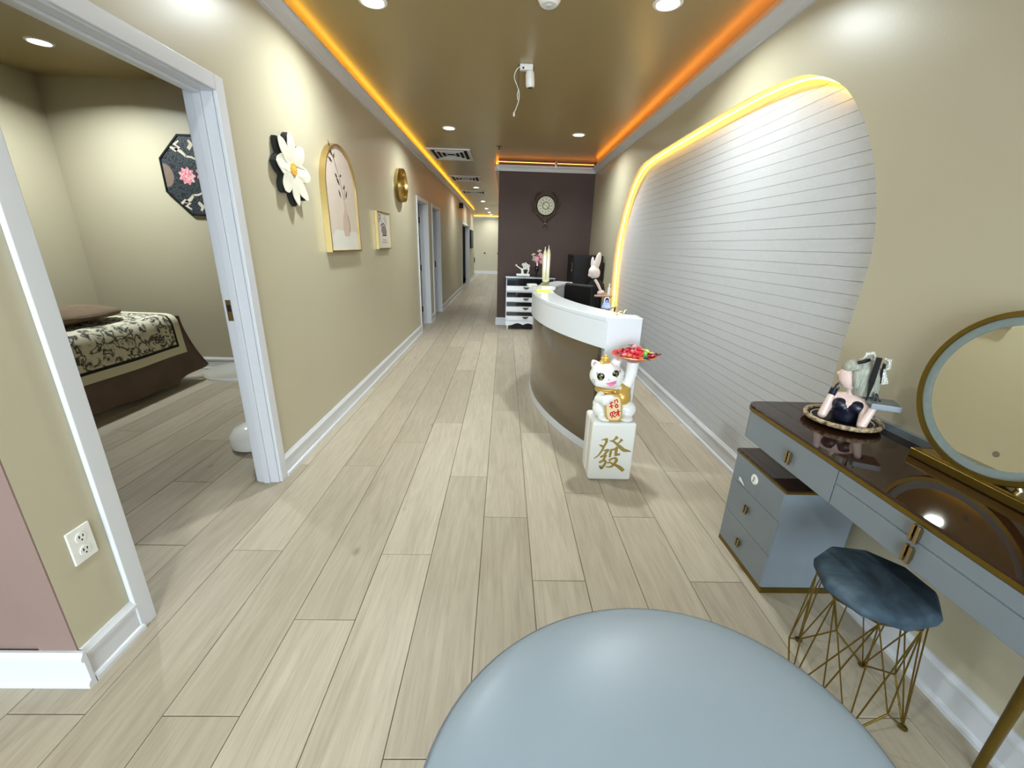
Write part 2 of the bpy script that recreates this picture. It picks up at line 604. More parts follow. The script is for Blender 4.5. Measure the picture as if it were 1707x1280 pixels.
# wall on the other side with its niche
O = [(5.82, 0), (5.83, .6), (5.87, 1.2), (5.81, 1.573), (5.64, 1.90), (5.45, 2.11), (5.254, 2.225), (5.06, 2.285), (4.8, 2.305), (4.5, 2.312), (3.94, 2.316),
     (3.33, 2.318), (2.88, 2.309), (2.6, 2.287), (2.44, 2.26), (2.33, 2.222), (2.21, 2.165), (2.108, 2.098), (2.028, 2.02), (1.957, 1.94), (1.889, 1.842),
     (1.825, 1.722), (1.786, 1.63), (1.756, 1.54), (1.734, 1.447), (1.729, 1.35), (1.733, 1.23), (1.741, 1.07), (1.743, .91), (1.735, .77), (1.72, .5), (1.715, 0)]
OC = catmull(O, 3)
wallpoly = [(-4.1, 0), (-4.1, ZC), (YD + .1, ZC), (YD + .1, 0)] + OC
S(G().poly([(XR, y, z) for y, z in wallpoly], (XN - XR, 0, 0)).done('wall_right', WALL, ang=25))
nb = S(G().box(XN + .0045, XN + .09, 1.4, 6.2, 0, 2.6).done('wall_niche', NBACK))


def span(z):
    ys = []
    for (a, za), (b, zb) in zip(OC, OC[1:]):
        if (za - z) * (zb - z) <= 0 and abs(za - zb) > 1e-9:
            ys.append(a + (b - a) * (z - za) / (zb - za))
    return (min(ys), max(ys)) if len(ys) > 1 else None


z = .03
CO = .0605
while z < 2.31:
    z1 = min(z + CO - .0018, 2.34)
    sp = [q for q in (span(z + .001), span(z + .03), span(min(z + .058, 2.312))) if q]
    if sp:
        a, b = min(q[0] for q in sp) - .02, max(q[1] for q in sp) + .02
        G().box(XN + .0005, XN + .0044, a, b, z, z1).done('panel_board', NICHE, nb)
    z += CO

# mouldings -----------------------------------------------------------
BASE = [(0, 0), (.024, 0), (.024, .014), (.020, .022), (.013, .026), (.013, .102), (.019, .108), (.019, .120), (.012, .128), (.008, .137), (0, .137)]


def base(name, runs):
    o = SE(name)
    for p0, p1, n in runs:
        G().sweep(BASE, p0, p1, n).done('moulding', TRIM, o, ang=25)
    return o


base('baseboard_left', [((XL, a, 0), (XL, b, 0), (1, 0, 0)) for a, b in ((1.01, 1.206), (2.288, 6.695), (7.68, 8.03), (9.07, 13.44), (16.26, 18.7))])
base('baseboard_near', [((-4.5, 1.005, 0), (XL + .024, 1.005, 0), (0, -1, 0))])
base('baseboard_right', [((XR, -4, 0), (XR, 1.715, 0), (-1, 0, 0)), ((XR, 5.82, 0), (XR, YD, 0), (-1, 0, 0))])
base('baseboard_niche', [((XN, 1.72, 0), (XN, 5.815, 0), (-1, 0, 0))])
base('baseboard_back', [((-.154, YD, 0), (XR - .024, YD, 0), (0, -1, 0))])
base('baseboard_room', [((-4.3, 4.5, 0), (XL - t, 4.5, 0), (0, -1, 0)), ((-4.3, 1.14, 0), (-4.3, 4.48, 0), (1, 0, 0))])
base('baseboard_far', [((-3.3, YF, 0), (-.13, YF, 0), (0, -1, 0))])


def crown(h):
    return [(0, h), (.012, h), (.012, h + .012), (.022, h + .018), (.03, h + .034), (.05, h + .055), (.062, h + .06), (.068, h + .068), (.068, h + .08), (0, h + .08)]


def crownrun(name, runs, h):
    o = SE(name)
    for p0, p1, n in runs:
        G().sweep(crown(h), p0, p1, n).done('moulding', CROWN, o, ang=25)


crownrun('trim_1', [((XL, .94, 0), (XL, 18.72, 0), (1, 0, 0))], 2.598)
crownrun('trim_2', [((XR, -4, 0), (XR, YD, 0), (-1, 0, 0))], 2.575)
crownrun('trim_3', [((-.198, YD, 0), (XR, YD, 0), (0, -1, 0)), ((-.13, YD - .068, 0), (-.13, YF, 0), (-1, 0, 0))], 2.575)
crownrun('trim_4', [((-3.3, YF, 0), (-.2, YF, 0), (0, -1, 0))], 2.6)


def led(name, p0, p1, mat, label, r_=.006):
    g = G()
    n = max(1, int((Vector(p1) - Vector(p0)).length / 1.2))
    g.tube([Vector(p0).lerp(Vector(p1), i / n) for i in range(n + 1)], r_, 6)
    o = g.done(name, mat)
    o['label'] = label
    o['category'] = 'light strip'


led('light_strip', (XL + .018, .95, 2.69), (XL + .018, 18.7, 2.69), LEDY, 'glowing yellow cove strip above the doors and wall pictures')
led('light_strip', (XR - .018, -2, 2.668), (XR - .018, YD - .07, 2.668), LEDO, 'glowing orange cove strip above the white wall niche')
led('light_strip', (-.17, YD - .04, 2.705), (XR - .05, YD - .04, 2.70), LEDB, 'short orange light strip above the dark plum clock wall', .004)
led('light_strip', (-.17, YD + .02, 2.70), (-.17, YF - .1, 2.70), LEDO, 'amber cove strip along the hallway side behind the dark wall')
led('light_strip', (-3.2, YF - .045, 2.70), (-.25, YF - .045, 2.70), LEDY, 'amber light strip across the far end of the hallway')
# LED tube on the niche reveal
tubepts = [p for p in OC if p[1] > .35 and (p[0] > 2.12 or p[1] > 2.1)]
cx, cz = 3.8, 1.2
inset = []
for i, (y, z) in enumerate(tubepts):
    y0, z0 = tubepts[max(0, i - 1)]
    y1, z1 = tubepts[min(len(tubepts) - 1, i + 1)]
    tx, tz = y1 - y0, z1 - z0
    q = math.hypot(tx, tz)
    nx, nz = tz / q, -tx / q
    if nx * (cx - y) + nz * (cz - z) < 0:
        nx, nz = -nx, -nz
    inset.append((XR + .05, y + nx * .010, z + nz * .010))
o = G().tube(inset, .006, 6).done('niche_light_strip', LEDN)
o['label'] = 'bright warm light tube curving along the edge of the white niche'
o['category'] = 'light strip'

# doorways ---------------------------------------------------------------
def doorway(name, a, b, h, cw=.065):
    """casing and jamb of an opening between y = a and y = b in the wall at XL"""
    d = SE(name)
    for x0, x1 in ((XL, XL + .018), (XL - t - .018, XL - t)):
        G().box(x0, x1, a - cw + .012, a + .012, 0, h + cw - .012).done('casing', TRIM, d, bevel=.004)
        G().box(x0, x1, b - .012, b + cw - .012, 0, h + cw - .012).done('casing', TRIM, d, bevel=.004)
        G().box(x0, x1, a + .012, b - .012, h - .012, h + cw - .012).done('casing', TRIM, d, bevel=.004)
    G().box(XL - t, XL, a, a + .018, 0, h).done('jamb', TRIM, d)
    G().box(XL - t, XL, b - .018, b, 0, h).done('jamb', TRIM, d)
    G().box(XL - t, XL, a + .018, b - .018, h - .018, h).done('jamb', TRIM, d)
    sx0, sx1 = XL - .085, XL - .05
    G().box(sx0, sx1, a + .018, a + .03, 0, h - .018).done('door_stop', TRIM, d, bevel=.002)
    G().box(sx0, sx1, b - .03, b - .018, 0, h - .018).done('door_stop', TRIM, d, bevel=.002)
    G().box(sx0, sx1, a + .03, b - .03, h - .03, h - .018).done('door_stop', TRIM, d, bevel=.002)
    return d


d1 = doorway('door_1', 1.25, 2.235, 2.05)
sp_ = G().box(XL - .118, XL - .088, 2.2135, 2.2165, .985, 1.095).done('strike_plate', SATINGOLD, d1, bevel=.001)
sp_['label'] = 'small brass strike plate on the white door jamb'
G().box(XL - .112, XL - .094, 2.2115, 2.2134, 1.035, 1.07).done('latch_hole', DARKGAP, sp_)
d2 = doorway('door_2', 6.75, 7.62, 2.03, .055)
d3 = doorway('door_3', 8.09, 9.01, 2.03, .055)
sp_ = G().box(XL - .116, XL - .09, 8.987, 8.9915, .93, 1.05).done('strike_plate', BRASS, d3)
d4 = doorway('door_4', 13.51, 16.19, 2.0, .055)
# open door leaf of the second doorway with its black hinges
G().box(XL - t - .085, XL - t - .045, 7.66, 7.80, .01, 2.01).done('door_leaf', TRIM, d2)
for z in (.26, .985, 1.77):
    hi = G().box(XL - t - .045, XL - t - .005, 7.588, 7.6, z - .05, z + .05).cyl((XL - t - .02, 7.59, z - .05), (XL - t - .02, 7.59, z + .05), .008, n=8).done('hinge', BLACK, d2)
G().box(XL - t - .7, XL - t - .03, 14.8, 14.84, .01, 1.98).done('door_leaf', GREYP, d4)

# ------------------------------------------------------------------ ceiling fittings
cl = [((-.72, 5.80), 'round recessed ceiling light above the brass ring on the wall'),
      ((.89, 5.90), 'round recessed ceiling light close to the dark plum wall'),
      ((.90, 2.92), 'round recessed ceiling light over the near end of the white niche'),
      ((-.81, 3.03), 'round recessed ceiling light above the flower wall art'),
      ((-.755, 11.33), 'recessed hallway light between the second and third ceiling vents'),
      ((-.765, 14.75), 'recessed hallway light just beyond the last ceiling vent'),
      ((-.77, 17.6), 'third recessed hallway light beyond the ceiling vents'),
      ((-.74, 19.7), 'second last recessed light towards the hallway end wall'),
      ((-.70, 21.0), 'farthest recessed light beside the hallway end wall'),
      ((-3.50, 3.78), 'round recessed ceiling light inside the bed room')]
lamp0 = None
for i, ((x, y), lb) in enumerate(cl):
    if not lamp0:
        lamp0 = T('ceiling_light', (x, y, ZC), lb, 'light', 'recessed ceiling lights')
        G().lathe([(.062, -.001), (.066, -.007), (.08, -.005), (.084, -.0005), (.084, .0), (.062, 0)], n=32).done('trim_ring', WPLA, lamp0)
        G().lathe([(.0615, 0), (.0615, -.003), (.045, -.006), (.001, -.007)], n=32).done('lens', LAMP, lamp0)
    else:
        copy_thing(lamp0, (x, y, ZC), lb)
    L = D.lights.new('downlight', 'AREA')
    L.shape = 'DISK'
    L.size = .11
    L.energy = DOWN_W * (1.5 if x < -2 else .7 if y > 9 else 1)
    L.color = LAMPC
    L.spread = math.radians(150)
    lo = D.objects.new('downlight', L)
    lo.location = (x, y, ZC - .012)
    COL.objects.link(lo)
# off-frame downlights of the same room, behind the camera
for x, y, lb in ((-.81, .15, 'recessed ceiling light by the short mauve wall'), (-.8, -2.6, 'recessed ceiling light beside the shop window')):
    copy_thing(lamp0, (x, y, ZC), lb)
    L = D.lights.new('downlight', 'AREA')
    L.shape = 'DISK'
    L.size = .11
    L.energy = DOWN_W
    L.color = LAMPC
    lo = D.objects.new('downlight', L)
    lo.location = (x, y, ZC - .012)
    COL.objects.link(lo)

vents = [(6.93, 7.78, 'nearest square ceiling vent with white stepped louvres'),
         (9.5, 10.25, 'middle ceiling vent between the two other hallway vents'),
         (11.9, 12.65, 'farthest ceiling vent before the hallway lights')]
for y0, y1, lb in vents:
    v = T('ceiling_vent', (-.885, (y0 + y1) / 2, ZC), lb, 'vent', 'hallway ceiling vents')
    hx, hy = .33, (y1 - y0) / 2

    def ringf(g, ax, ay, w, z0, z1):
        g.box(-ax, ax, -ay, -ay + w, z0, z1).box(-ax, ax, ay - w, ay, z0, z1).box(-ax, -ax + w, -ay + w, ay - w, z0, z1).box(ax - w, ax, -ay + w, ay - w, z0, z1)
        return g
    ringf(G(), hx, hy, .055, -.02, -.001).done('frame', CROWN, v, bevel=.004)
    G().box(-hx + .05, hx - .05, -hy + .05, hy - .05, -.004, -.001).done('duct_opening', DARKGAP, v)
    for q, (ax, zz) in enumerate(((.22, -.016), (.15, -.012), (.08, -.009))):
        ringf(G(), ax, ax * hy / hx, .018, zz - .006, -.0045).done('louver', CROWN, v)

v = T('track_spotlight', (.135, 3.84, ZC), 'white ceiling spotlight with a loose hanging cord', 'spotlight')
G().box(-.05, .05, -.018, .018, -.04, -.0005).done('mount_box', WPLA, v, bevel=.003)
hd = G().lathe([(.001, .0), (.027, .0), (.034, -.02), (.036, -.09), (.031, -.105), (.02, -.108), (.001, -.108)], (0, 0, 0), 24).done('lamp_head', WPLA, v, loc=(.028, 0, -.042), rot=(math.radians(6), math.radians(-4), 0))
G().lathe([(.018, -.1085), (.018, -.1115), (.001, -.1115)], n=20).done('lens', BLACK, hd)
G().box(-.032, -.018, -.0185, -.020, -.035, -.022).done('switch', BLACK, v)
G().tube(catmull([(-.05, 0, -.015), (-.075, 0, -.035), (-.092, 0, -.07), (-.09, 0, -.10), (-.07, 0, -.14), (-.056, 0, -.175), (-.05, 0, -.21), (-.055, 0, -.25), (-.07, 0, -.29), (-.083, 0, -.32)], 4), .0032, 7).done('cord', WPLA, v)
G().tube([(-.056, 0, -.165), (-.066, 0, -.2), (-.062, 0, -.24)], .003, 6).done('cord_loop', WPLA, v)
G().ell((-.088, 0, -.337), (.007, .007, .018)).done('plug', WPLA, v)
G().tube([(-.06, .0, -.002), (-.058, 0, -.17)], .0018, 6).done('hanging_wire', BLACK, v)

v = T('smoke_detector', (.22, 2.93, ZC), 'round white smoke detector at the middle of the near ceiling', 'smoke detector')
G().lathe([(.001, -.03), (.045, -.03), (.055, -.022), (.066, -.006), (.066, -.0005), (.001, -.0005)], n=32).done('cover', WPLA, v)
G().lathe([(.001, -.037), (.018, -.036), (.022, -.0305), (.001, -.0305)], n=20).done('sensor', CROWN, v)
v = T('sprinkler', (-.12, 6.70, ZC), 'small dark ceiling sprinkler before the dark wall corner', 'sprinkler')
G().lathe([(.001, -.004), (.035, -.004), (.04, -.0005), (.001, -.0005)], n=20).done('escutcheon', BRONZE, v)
G().cyl((0, 0, -.035), (0, 0, -.0045), .008, n=10).lathe([(.001, -.04), (.018, -.039), (.018, -.036), (.001, -.036)], n=14).done('nozzle', BRONZE, v)
v = T('security_camera', (.80, YD - .075, 2.66), 'small white security camera on the crown moulding above the clock', 'camera')
G().box(-.02, .02, -.02, .006, -.04, -.03).box(-.012, .012, -.01, .004, -.03, .05).done('bracket', WPLA, v, bevel=.003)
hd = G().lathe([(.001, -.055), (.02, -.055), (.024, -.04), (.024, .02), (.001, .022)], axis='y', n=18).done('body', WPLA, v, loc=(0, -.03, .028))
G().lathe([(.001, -.058), (.014, -.058), (.014, -.0555), (.001, -.0555)], axis='y', n=14).done('lens', BLACK, hd)
v = T('wall_speaker', (XL, 12.95, 2.45), 'small black box high on the hallway wall near the ceiling', 'speaker')
G().box(.001, .1, -.06, .06, -.07, .07).done('body', BLACK, v, bevel=.01)
G().box(.1005, .104, -.045, .045, -.055, .055).done('grille', DARKGAP, v)

# ------------------------------------------------------------------ things on the near wall
def onwall(name, y, z, label, cat, group=None):
    return T(name, (XL, y, z), label, cat, group)


v = onwall('flower_wall_art', 2.83, 1.81, 'large white daisy-like wall flower with a yellow centre', 'wall art')
# local: x off the wall, y along it, z up
petals = [(132, .195, .044), (88, .19, .046), (42, .20, .05), (-4, .205, .05), (-48, .205, .045), (-88, .195, .044), (-136, .18, .05), (174, .18, .052)]


def petal(g, a, ln, w, x0, x1, sc=1., dy=0, dz=0):
    a = math.radians(a)
    ca, sa = math.cos(a), math.sin(a)
    L_, R_p = [], []
    for q in range(15):
        s_ = q / 14
        d_ = .012 + ln * s_
        ww = w * sc * (math.sin(math.pi * min(1, .06 + .94 * s_ ** 1.25)) ** .62) * (1 + .05 * math.sin(s_ * 17 + a * 3))
        L_.append((x0, d_ * ca - ww * sa + dy, d_ * sa + ww * ca + dz))
        R_p.append((x0, d_ * ca + ww * sa + dy, d_ * sa - ww * ca + dz))
    g.poly(L_ + R_p[::-1], (x1 - x0, 0, 0))


for a, ln, w in petals:
    g = G(); petal(g, a, ln, w * 1.02, .004, .030, dy=-.007, dz=-.002); b_ = g.done('petal_back', BLACKC, v)
    g = G(); petal(g, a, ln, w, .0305, .036)
    for ve in g.b.verts:
        rr = math.hypot(ve.co.y, ve.co.z)
        ve.co.x += .010 * (rr / .2) - .003 * math.sin(9 * math.atan2(ve.co.z, ve.co.y))
    g.done('petal', PETAL, v)
G().ell((.038, 0, 0), (.012, .034, .034)).done('flower_centre', YEL, v)
g = G()
for q in range(14):
    a = q / 14 * 2 * math.pi
    g.ell((.045, .03 * math.cos(a), .03 * math.sin(a)), (.005, .006, .006), n=6)
o = g.done('stamens', YEL, v); o['kind'] = 'stuff'

v = onwall('arched_picture', 3.62, 1.32, 'tall arched picture in a deep brass frame showing a vase with leafy stems', 'picture')
R_ = .33; hs = .455


def arch(inset, x):
    r_ = R_ - inset
    pts = [(x, -r_, inset), (x, r_, inset), (x, r_, hs)]
    for q in range(1, 24):
        a = math.pi * q / 24
        pts.append((x, r_ * math.cos(a), hs + r_ * math.sin(a)))
    pts.append((x, -r_, hs))
    return pts


g = G()
A0, A1, B0, B1 = [[g.b.verts.new(p) for p in arch(i_, x_)] for i_, x_ in ((0, .001), (0, .046), (.012, .001), (.012, .046))]
n_ = len(A0)
for i in range(n_):
    j = (i + 1) % n_
    for P_, Q_ in ((A0, A1), (A1, B1), (B1, B0)):
        g.b.faces.new((P_[i], P_[j], Q_[j], Q_[i]))
g.done('frame', SATINGOLD, v, ang=30)
pr_ = G().poly(arch(.0125, .002), (.028, 0, 0)).done('print', PAPERP, v)
w_ = lambda a, b, h: (.0302 + h, a, b)
G().poly([(.0302, -.26, .015), (.0302, .312, .015), (.0302, .312, .15), (.0302, .25, .16), (.0302, -.18, .165), (.0302, -.26, .12)], (.0008, 0, 0)).done('printed_table', TABLEP, pr_)
G().poly([(.0312, y, z) for y, z in ((.0, .12), (.10, .12), (.13, .16), (.135, .24), (.10, .30), (.07, .34), (.055, .40), (.04, .40), (.045, .34), (.02, .30), (-.01, .24), (-.02, .17))], (.0008, 0, 0)).done('printed_vase', VASEP, pr_)
g = G()
g.ribbon([(.05, .38, .006), (.03, .45, .005), (-.01, .55, .005), (-.08, .66, .004), (-.13, .72, .003)], lambda a, b, h: (.0312 + h, a, b), .0006)
g.ribbon([(.05, .38, .005), (.08, .46, .004), (.08, .52, .003)], lambda a, b, h: (.0312 + h, a, b), .0006)
g.ribbon([(.12, .16, .012), (.125, .22, .012), (.10, .28, .008)], lambda a, b, h: (.0322 + h, a, b), .0006)
g.done('printed_stem', INKG, pr_)
for y, z, a, l in ((-.14, .72, 120, .07), (-.11, .69, 150, .06), (-.10, .67, 60, .05), (-.13, .645, 160, .07), (.0, .565, 20, .03), (-.02, .50, 140, .07), (.05, .48, 30, .045), (-.02, .41, 120, .06), (.09, .41, 60, .07), (-.06, .55, 150, .04)):
    a = math.radians(a)
    G().ribbon([(y, z, .002), (y + l * .5 * math.cos(a), z + l * .5 * math.sin(a), .022), (y + l * math.cos(a), z + l * math.sin(a), .003)], lambda p, q, h: (.0322 + h, p, q), .0006).done('printed_leaf', INK, pr_)

v = onwall('small_picture', 4.81, 1.33, 'small white poster with dark strokes in a pale gold box frame', 'picture')
g = G()
for y0, y1, z0, z1 in ((-.24, .24, 0, .012), (-.24, .24, .363, .375), (-.24, -.228, .012, .363), (.228, .24, .012, .363)):
    g.box(.001, .03, y0, y1, z0, z1)
g.done('frame', SATINGOLD, v)
pr_ = G().box(.002, .022, -.228, .228, .012, .363).done('print', PAPERW, v)
FN = lambda a, b, h: (.0222 + h, a, b)
tx = [[(-.17, .27, .012), (-.165, .34, .012)], [(-.17, .335, .010), (-.10, .34, .010), (-.085, .29, .010), (-.06, .265, .014)], [(-.10, .335, .012), (-.14, .275, .010)], [(-.165, .30, .008), (-.11, .305, .008)],
      [(.06, .345, .010), (.06, .275, .010)], [(.02, .32, .010), (.03, .29, .010)], [(.10, .325, .008), (.115, .255, .014)]]
for s_ in tx:
    G().ribbon(s_, FN, .0006).done('printed_stroke', INKG, pr_)
G().ribbon([(-.11, .235, .012), (-.06, .25, .014), (.0, .262, .014), (.07, .235, .010)], FN, .0006).done('printed_roof', INK, pr_)
G().poly([(.0222, y, z) for y, z in ((-.09, .225), (0, .245), (.08, .225), (.11, .18), (.09, .15), (-.05, .15), (-.10, .18))], (.0005, 0, 0)).done('printed_drawing', INKG, pr_)
G().ribbon([(-.07, .14, .012), (.09, .143, .012)], lambda a, b, h: (.0229 + h, a, b), .0006).done('printed_line', INK, pr_)
for z0, a, b in ((.095, -.06, .07), (.07, -.09, .11)):
    G().ribbon([(a, z0, .006), (b, z0 - .003, .006)], FN, .0006).done('printed_line', INKG, pr_)

v = onwall('ring_wall_decor', 5.66, 2.07, 'short round brass tube mounted on the wall like an empty frame', 'wall decor')
g = G()
prof = [(.19, .001), (.19, .035), (.194, .04), (.19, .045), (.19, .075), (.186, .08), (.178, .08), (.176, .076), (.176, .001)]
rg = []
for r_, h in prof:
    rg.append([g.b.verts.new((h, r_ * math.cos(2 * math.pi * k / 48), r_ * math.sin(2 * math.pi * k / 48))) for k in range(48)])
for a, b in zip(rg, rg[1:] + rg[:1]):
    for k in range(48):
        g.b.faces.new((a[k], a[(k + 1) % 48], b[(k + 1) % 48], b[k]))
g.done('ring', BRASS, v, ang=50)
G().lathe([(.001, .0012), (.1755, .0012), (.1755, .006), (.001, .006)], axis='x', n=48).done('back_plate', SATINGOLD, v)

v = onwall('wall_outlet', 1.117, .462, 'white double power outlet low on the short wall beside the doorway', 'outlet')
G().box(.0005, .007, -.038, .038, -.06, .06).done('cover_plate', WPLA, v, bevel=.003)
for z in (-.024, .024):
    rc = G().lathe([(.001, .0072), (.017, .0072), (.017, .0095), (.001, .0095)], (0, 0, z), 24, 'x').done('receptacle', WPLA, v)
    for y, zz, h in ((-.006, .004, .005), (.006, .004, .004)):
        G().box(.0096, .0102, y - .0016, y + .0016, z + zz - h, z + zz + h).done('slot', BLACK, rc)
    G().lathe([(.001, .0096), (.0028, .0096), (.0028, .0102), (.001, .0102)], (0, 0, z - .009), 10, 'x').done('slot', BLACK, rc)

# far hallway bits
v = onwall('hallway_picture', 17.1, 1.58, 'dark picture on the hallway wall beyond the last doorway', 'picture')
G().box(.001, .05, -.55, .55, -.33, .33).done('frame', BLACK, v, bevel=.006)
G().box(.0505, .053, -.48, .48, -.27, .27).done('print', FLORAL, v)
v = T('wall_box', (-1.6, YF, .65), 'small black box low on the far hallway wall', 'box')
G().box(-.09, .09, -.06, -.001, -.12, .12).done('body', BLACK, v, bevel=.01)
G().box(-.05, .05, -.064, -.0605, -.02, .07).done('face_panel', DARKGAP, v)
for x, lb in ((-1.02, 'small dark knob in the middle of the far hallway wall'), (-.36, 'dark knob on the far wall beside the dark wall edge')):
    v = T('wall_fitting', (x, YF, .99), lb, 'knob')
    G().lathe([(.001, -.004), (.045, -.004), (.045, -.0005), (.001, -.0005)], axis='y', n=16).done('rose', BRONZE, v)
    G().lathe([(.001, -.07), (.03, -.066), (.036, -.05), (.02, -.03), (.012, -.02), (.012, -.0045), (.001, -.0045)], axis='y', n=16).done('grip', BRONZE, v)
v = onwall('thermostat', 12.7, 1.5, 'tiny pale switch plate on the hallway wall before the last doorway', 'switch')
G().box(.0005, .008, -.06, .06, -.06, .06).done('cover_plate', CREAM, v, bevel=.003)
G().box(.0082, .014, -.015, .015, -.02, .02).done('toggle', WPLA, v)
v = onwall('wall_outlet', 11.1, .40, 'small pale outlet low on the hallway wall past the second doorway', 'outlet')
G().box(.0005, .007, -.04, .04, -.06, .06).done('cover_plate', CREAM, v, bevel=.003)
G().box(.0072, .0095, -.017, .017, -.04, .04).done('receptacle', WPLA, v)

# ------------------------------------------------------------------ bed room
v = T('massage_bed', (-3.58, 3.2, 0), 'low massage bed with a brown floor-length skirt in the side room', 'bed')
G().box(-.36, .36, -1.0, .86, .30, .675).done('mattress', BROWNC, v, bevel=.04, seg=3)
g = G()
path = [(.385, -1.0), (.385, -.6), (.385, -.2), (.385, .2), (.385, .6), (.385, .84), (.35, .88), (-.35, .88)]
path = catmull([(a, b, 0) for a, b in path], 6)


def skirt(u, w):
    i = u * (len(path) - 1)
    k = min(int(i), len(path) - 2)
    f_ = i - k
    x = path[k][0] * (1 - f_) + path[k + 1][0] * f_
    y = path[k][1] * (1 - f_) + path[k + 1][1] * f_
    fl = w ** 1.6
    corner = math.exp(-((x - .385) ** 2 + (y - .86) ** 2) / .02)
    wave = .014 * math.sin(u * 46) * fl
    ox = (.03 * fl + wave + .07 * corner * fl) * (1 if x > .3 else 0)
    oy = (.03 * fl + .11 * corner * fl) if y > .8 else 0
    return (x + ox, y + oy, .665 - (.60 - .02 * math.sin(u * 9)) * w + .06 * corner * w)


G().grid(skirt, 90, 8).done('skirt', BROWNC, v, solid=.005, ang=80)
for x in (-.32, .32):
    for y in (-.85, .80):
        lg = G().box(x - .02, x + .02, y - .02, y + .02, .07, .30).done('leg', KHAKI, v)
        G().lathe([(.001, -.012), (.026, -.012), (.03, 0), (.026, .012), (.001, .012)], (x, y, .03), 16, 'x').box(x - .014, x + .014, y - .012, y + .012, .045, .069).done('caster', CHROME, lg)

v = T('blanket', (-3.58, 3.2, 0), 'cream blanket with a black pictorial print draped over the massage bed', 'blanket')
prof = [(-.34, .690), (-.1, .694), (.15, .692), (.33, .688), (.385, .675), (.415, .63), (.425, .55), (.43, .47), (.437, .40), (.445, .315)]
acc = [0]
for a, b in zip(prof, prof[1:]):
    acc.append(acc[-1] + math.hypot(b[0] - a[0], b[1] - a[1]))
TOT = acc[-1]


def bl(s_, y):
    s_ = min(max(s_, 0), TOT)
    k = max(i for i in range(len(acc) - 1) if acc[i] <= s_ + 1e-9)
    f_ = (s_ - acc[k]) / (acc[k + 1] - acc[k])
    x = prof[k][0] * (1 - f_) + prof[k + 1][0] * f_
    z = prof[k][1] * (1 - f_) + prof[k + 1][1] * f_
    hang = max(0, (.68 - z) / .37)
    x += .012 * math.sin(y * 7) * hang + .003
    return (x, y, z + .004 * math.sin(y * 9 + 1) * (1 - hang))


def patch(name, mat, s0, s1, y0, y1, par):
    G().grid(lambda u, w: bl(s0 + (s1 - s0) * u, y0 + (y1 - y0) * w), max(1, int((s1 - s0) / .04)), max(1, int((y1 - y0) / .05))).done(name, mat, par, solid=.006, ang=80)


YE = .84
patch('printed_panel', TOILE, 0, TOT - .095, -.75, YE - .095, v)
patch('black_band', BLACKC, TOT - .095, TOT - .07, -.75, YE - .07, v)
patch('black_band', BLACKC, 0, TOT - .095, YE - .095, YE - .07, v)
patch('cream_border', CREAM, TOT - .07, TOT, -.75, YE, v)
patch('cream_border', CREAM, 0, TOT - .07, YE - .07, YE, v)
v = T('pillow', (-3.57, 3.38, .770), 'soft taupe brown pillow lying on the massage bed', 'pillow')
g = G()
g.ell((0, 0, 0), (1, 1, 1), n=28)
for ve in g.b.verts:
    x, y, z = ve.co
    sq = lambda q: math.copysign(abs(q) ** .6, q)
    ve.co = (sq(x) * .27, sq(y) * .38, z * .058 * (1 + .15 * math.sin(6 * x + 4 * y)))
g.done('pillow_body', PILLOWM, v, ang=80)
G().torus((0, 0, 0), 1, .006, sx=.275, sy=.405, n=48, m=6).done('piping', BROWNC, v)

v = T('octagonal_picture', (-2.968, 4.5, 1.955), 'octagonal dark floral picture on the back wall of the bed room', 'picture')
oct_ = lambda r_, y: [(r_ / math.cos(math.pi / 8) * math.cos(math.pi / 8 + k * math.pi / 4), y, r_ / math.cos(math.pi / 8) * math.sin(math.pi / 8 + k * math.pi / 4)) for k in range(8)]
g = G()
rg = [[g.b.verts.new(p) for p in oct_(r_, y_)] for r_, y_ in ((.357, -.001), (.357, -.025), (.343, -.025), (.343, -.001))]
for a, b in zip(rg, rg[1:] + rg[:1]):
    for k in range(8):
        g.b.faces.new((a[k], a[(k + 1) % 8], b[(k + 1) % 8], b[k]))
g.done('frame', BLACK, v)
pr_ = G().poly(oct_(.342, -.002), (0, -.016, 0)).done('print', FLORAL, v)
YP = -.0183
for sx in (-1, 1):
    pts = [(sx * .357 * .955 + 0, YP, .0)]
    pts = [(sx * .34, YP, .10 * math.cos(a)) if False else (sx * (.338 - .085 * math.sin(a)), YP, -.105 * math.cos(a)) for a in [math.pi * q / 14 for q in range(15)]]
    G().poly(pts, (0, -.0008, 0)).done('printed_medallion', TANP, pr_)
    for sz in (-1, 1):
        st = [[(.145, .30, .012), (.19, .27, .03), (.15, .245, .028), (.19, .22, .03), (.235, .25, .02)], [(.10, .17, .02), (.14, .21, .03), (.19, .235, .02)], [(.06, .24, .03), (.03, .275, .04), (.05, .305, .02)],
              [(.0, .14, .012), (.05, .165, .018), (.10, .17, .018)]]
        for s_ in st:
            G().ribbon([(sx * a, sz * b, w) for a, b, w in s_], lambda a, b, h: (a, YP - h, b), .0008).done('printed_scroll', CREAMP, pr_)
for x, z, r_ in ((-.125, .0, .07), (.06, .02, .085)):
    G().poly([(x + r_ * (1 + .16 * math.cos(9 * a)) * math.cos(a), YP - .001, z + r_ * (1 + .16 * math.cos(9 * a)) * math.sin(a)) for a in [2 * math.pi * q / 54 for q in range(54)]], (0, -.0008, 0)).done('printed_bloom', ROSEP, pr_)

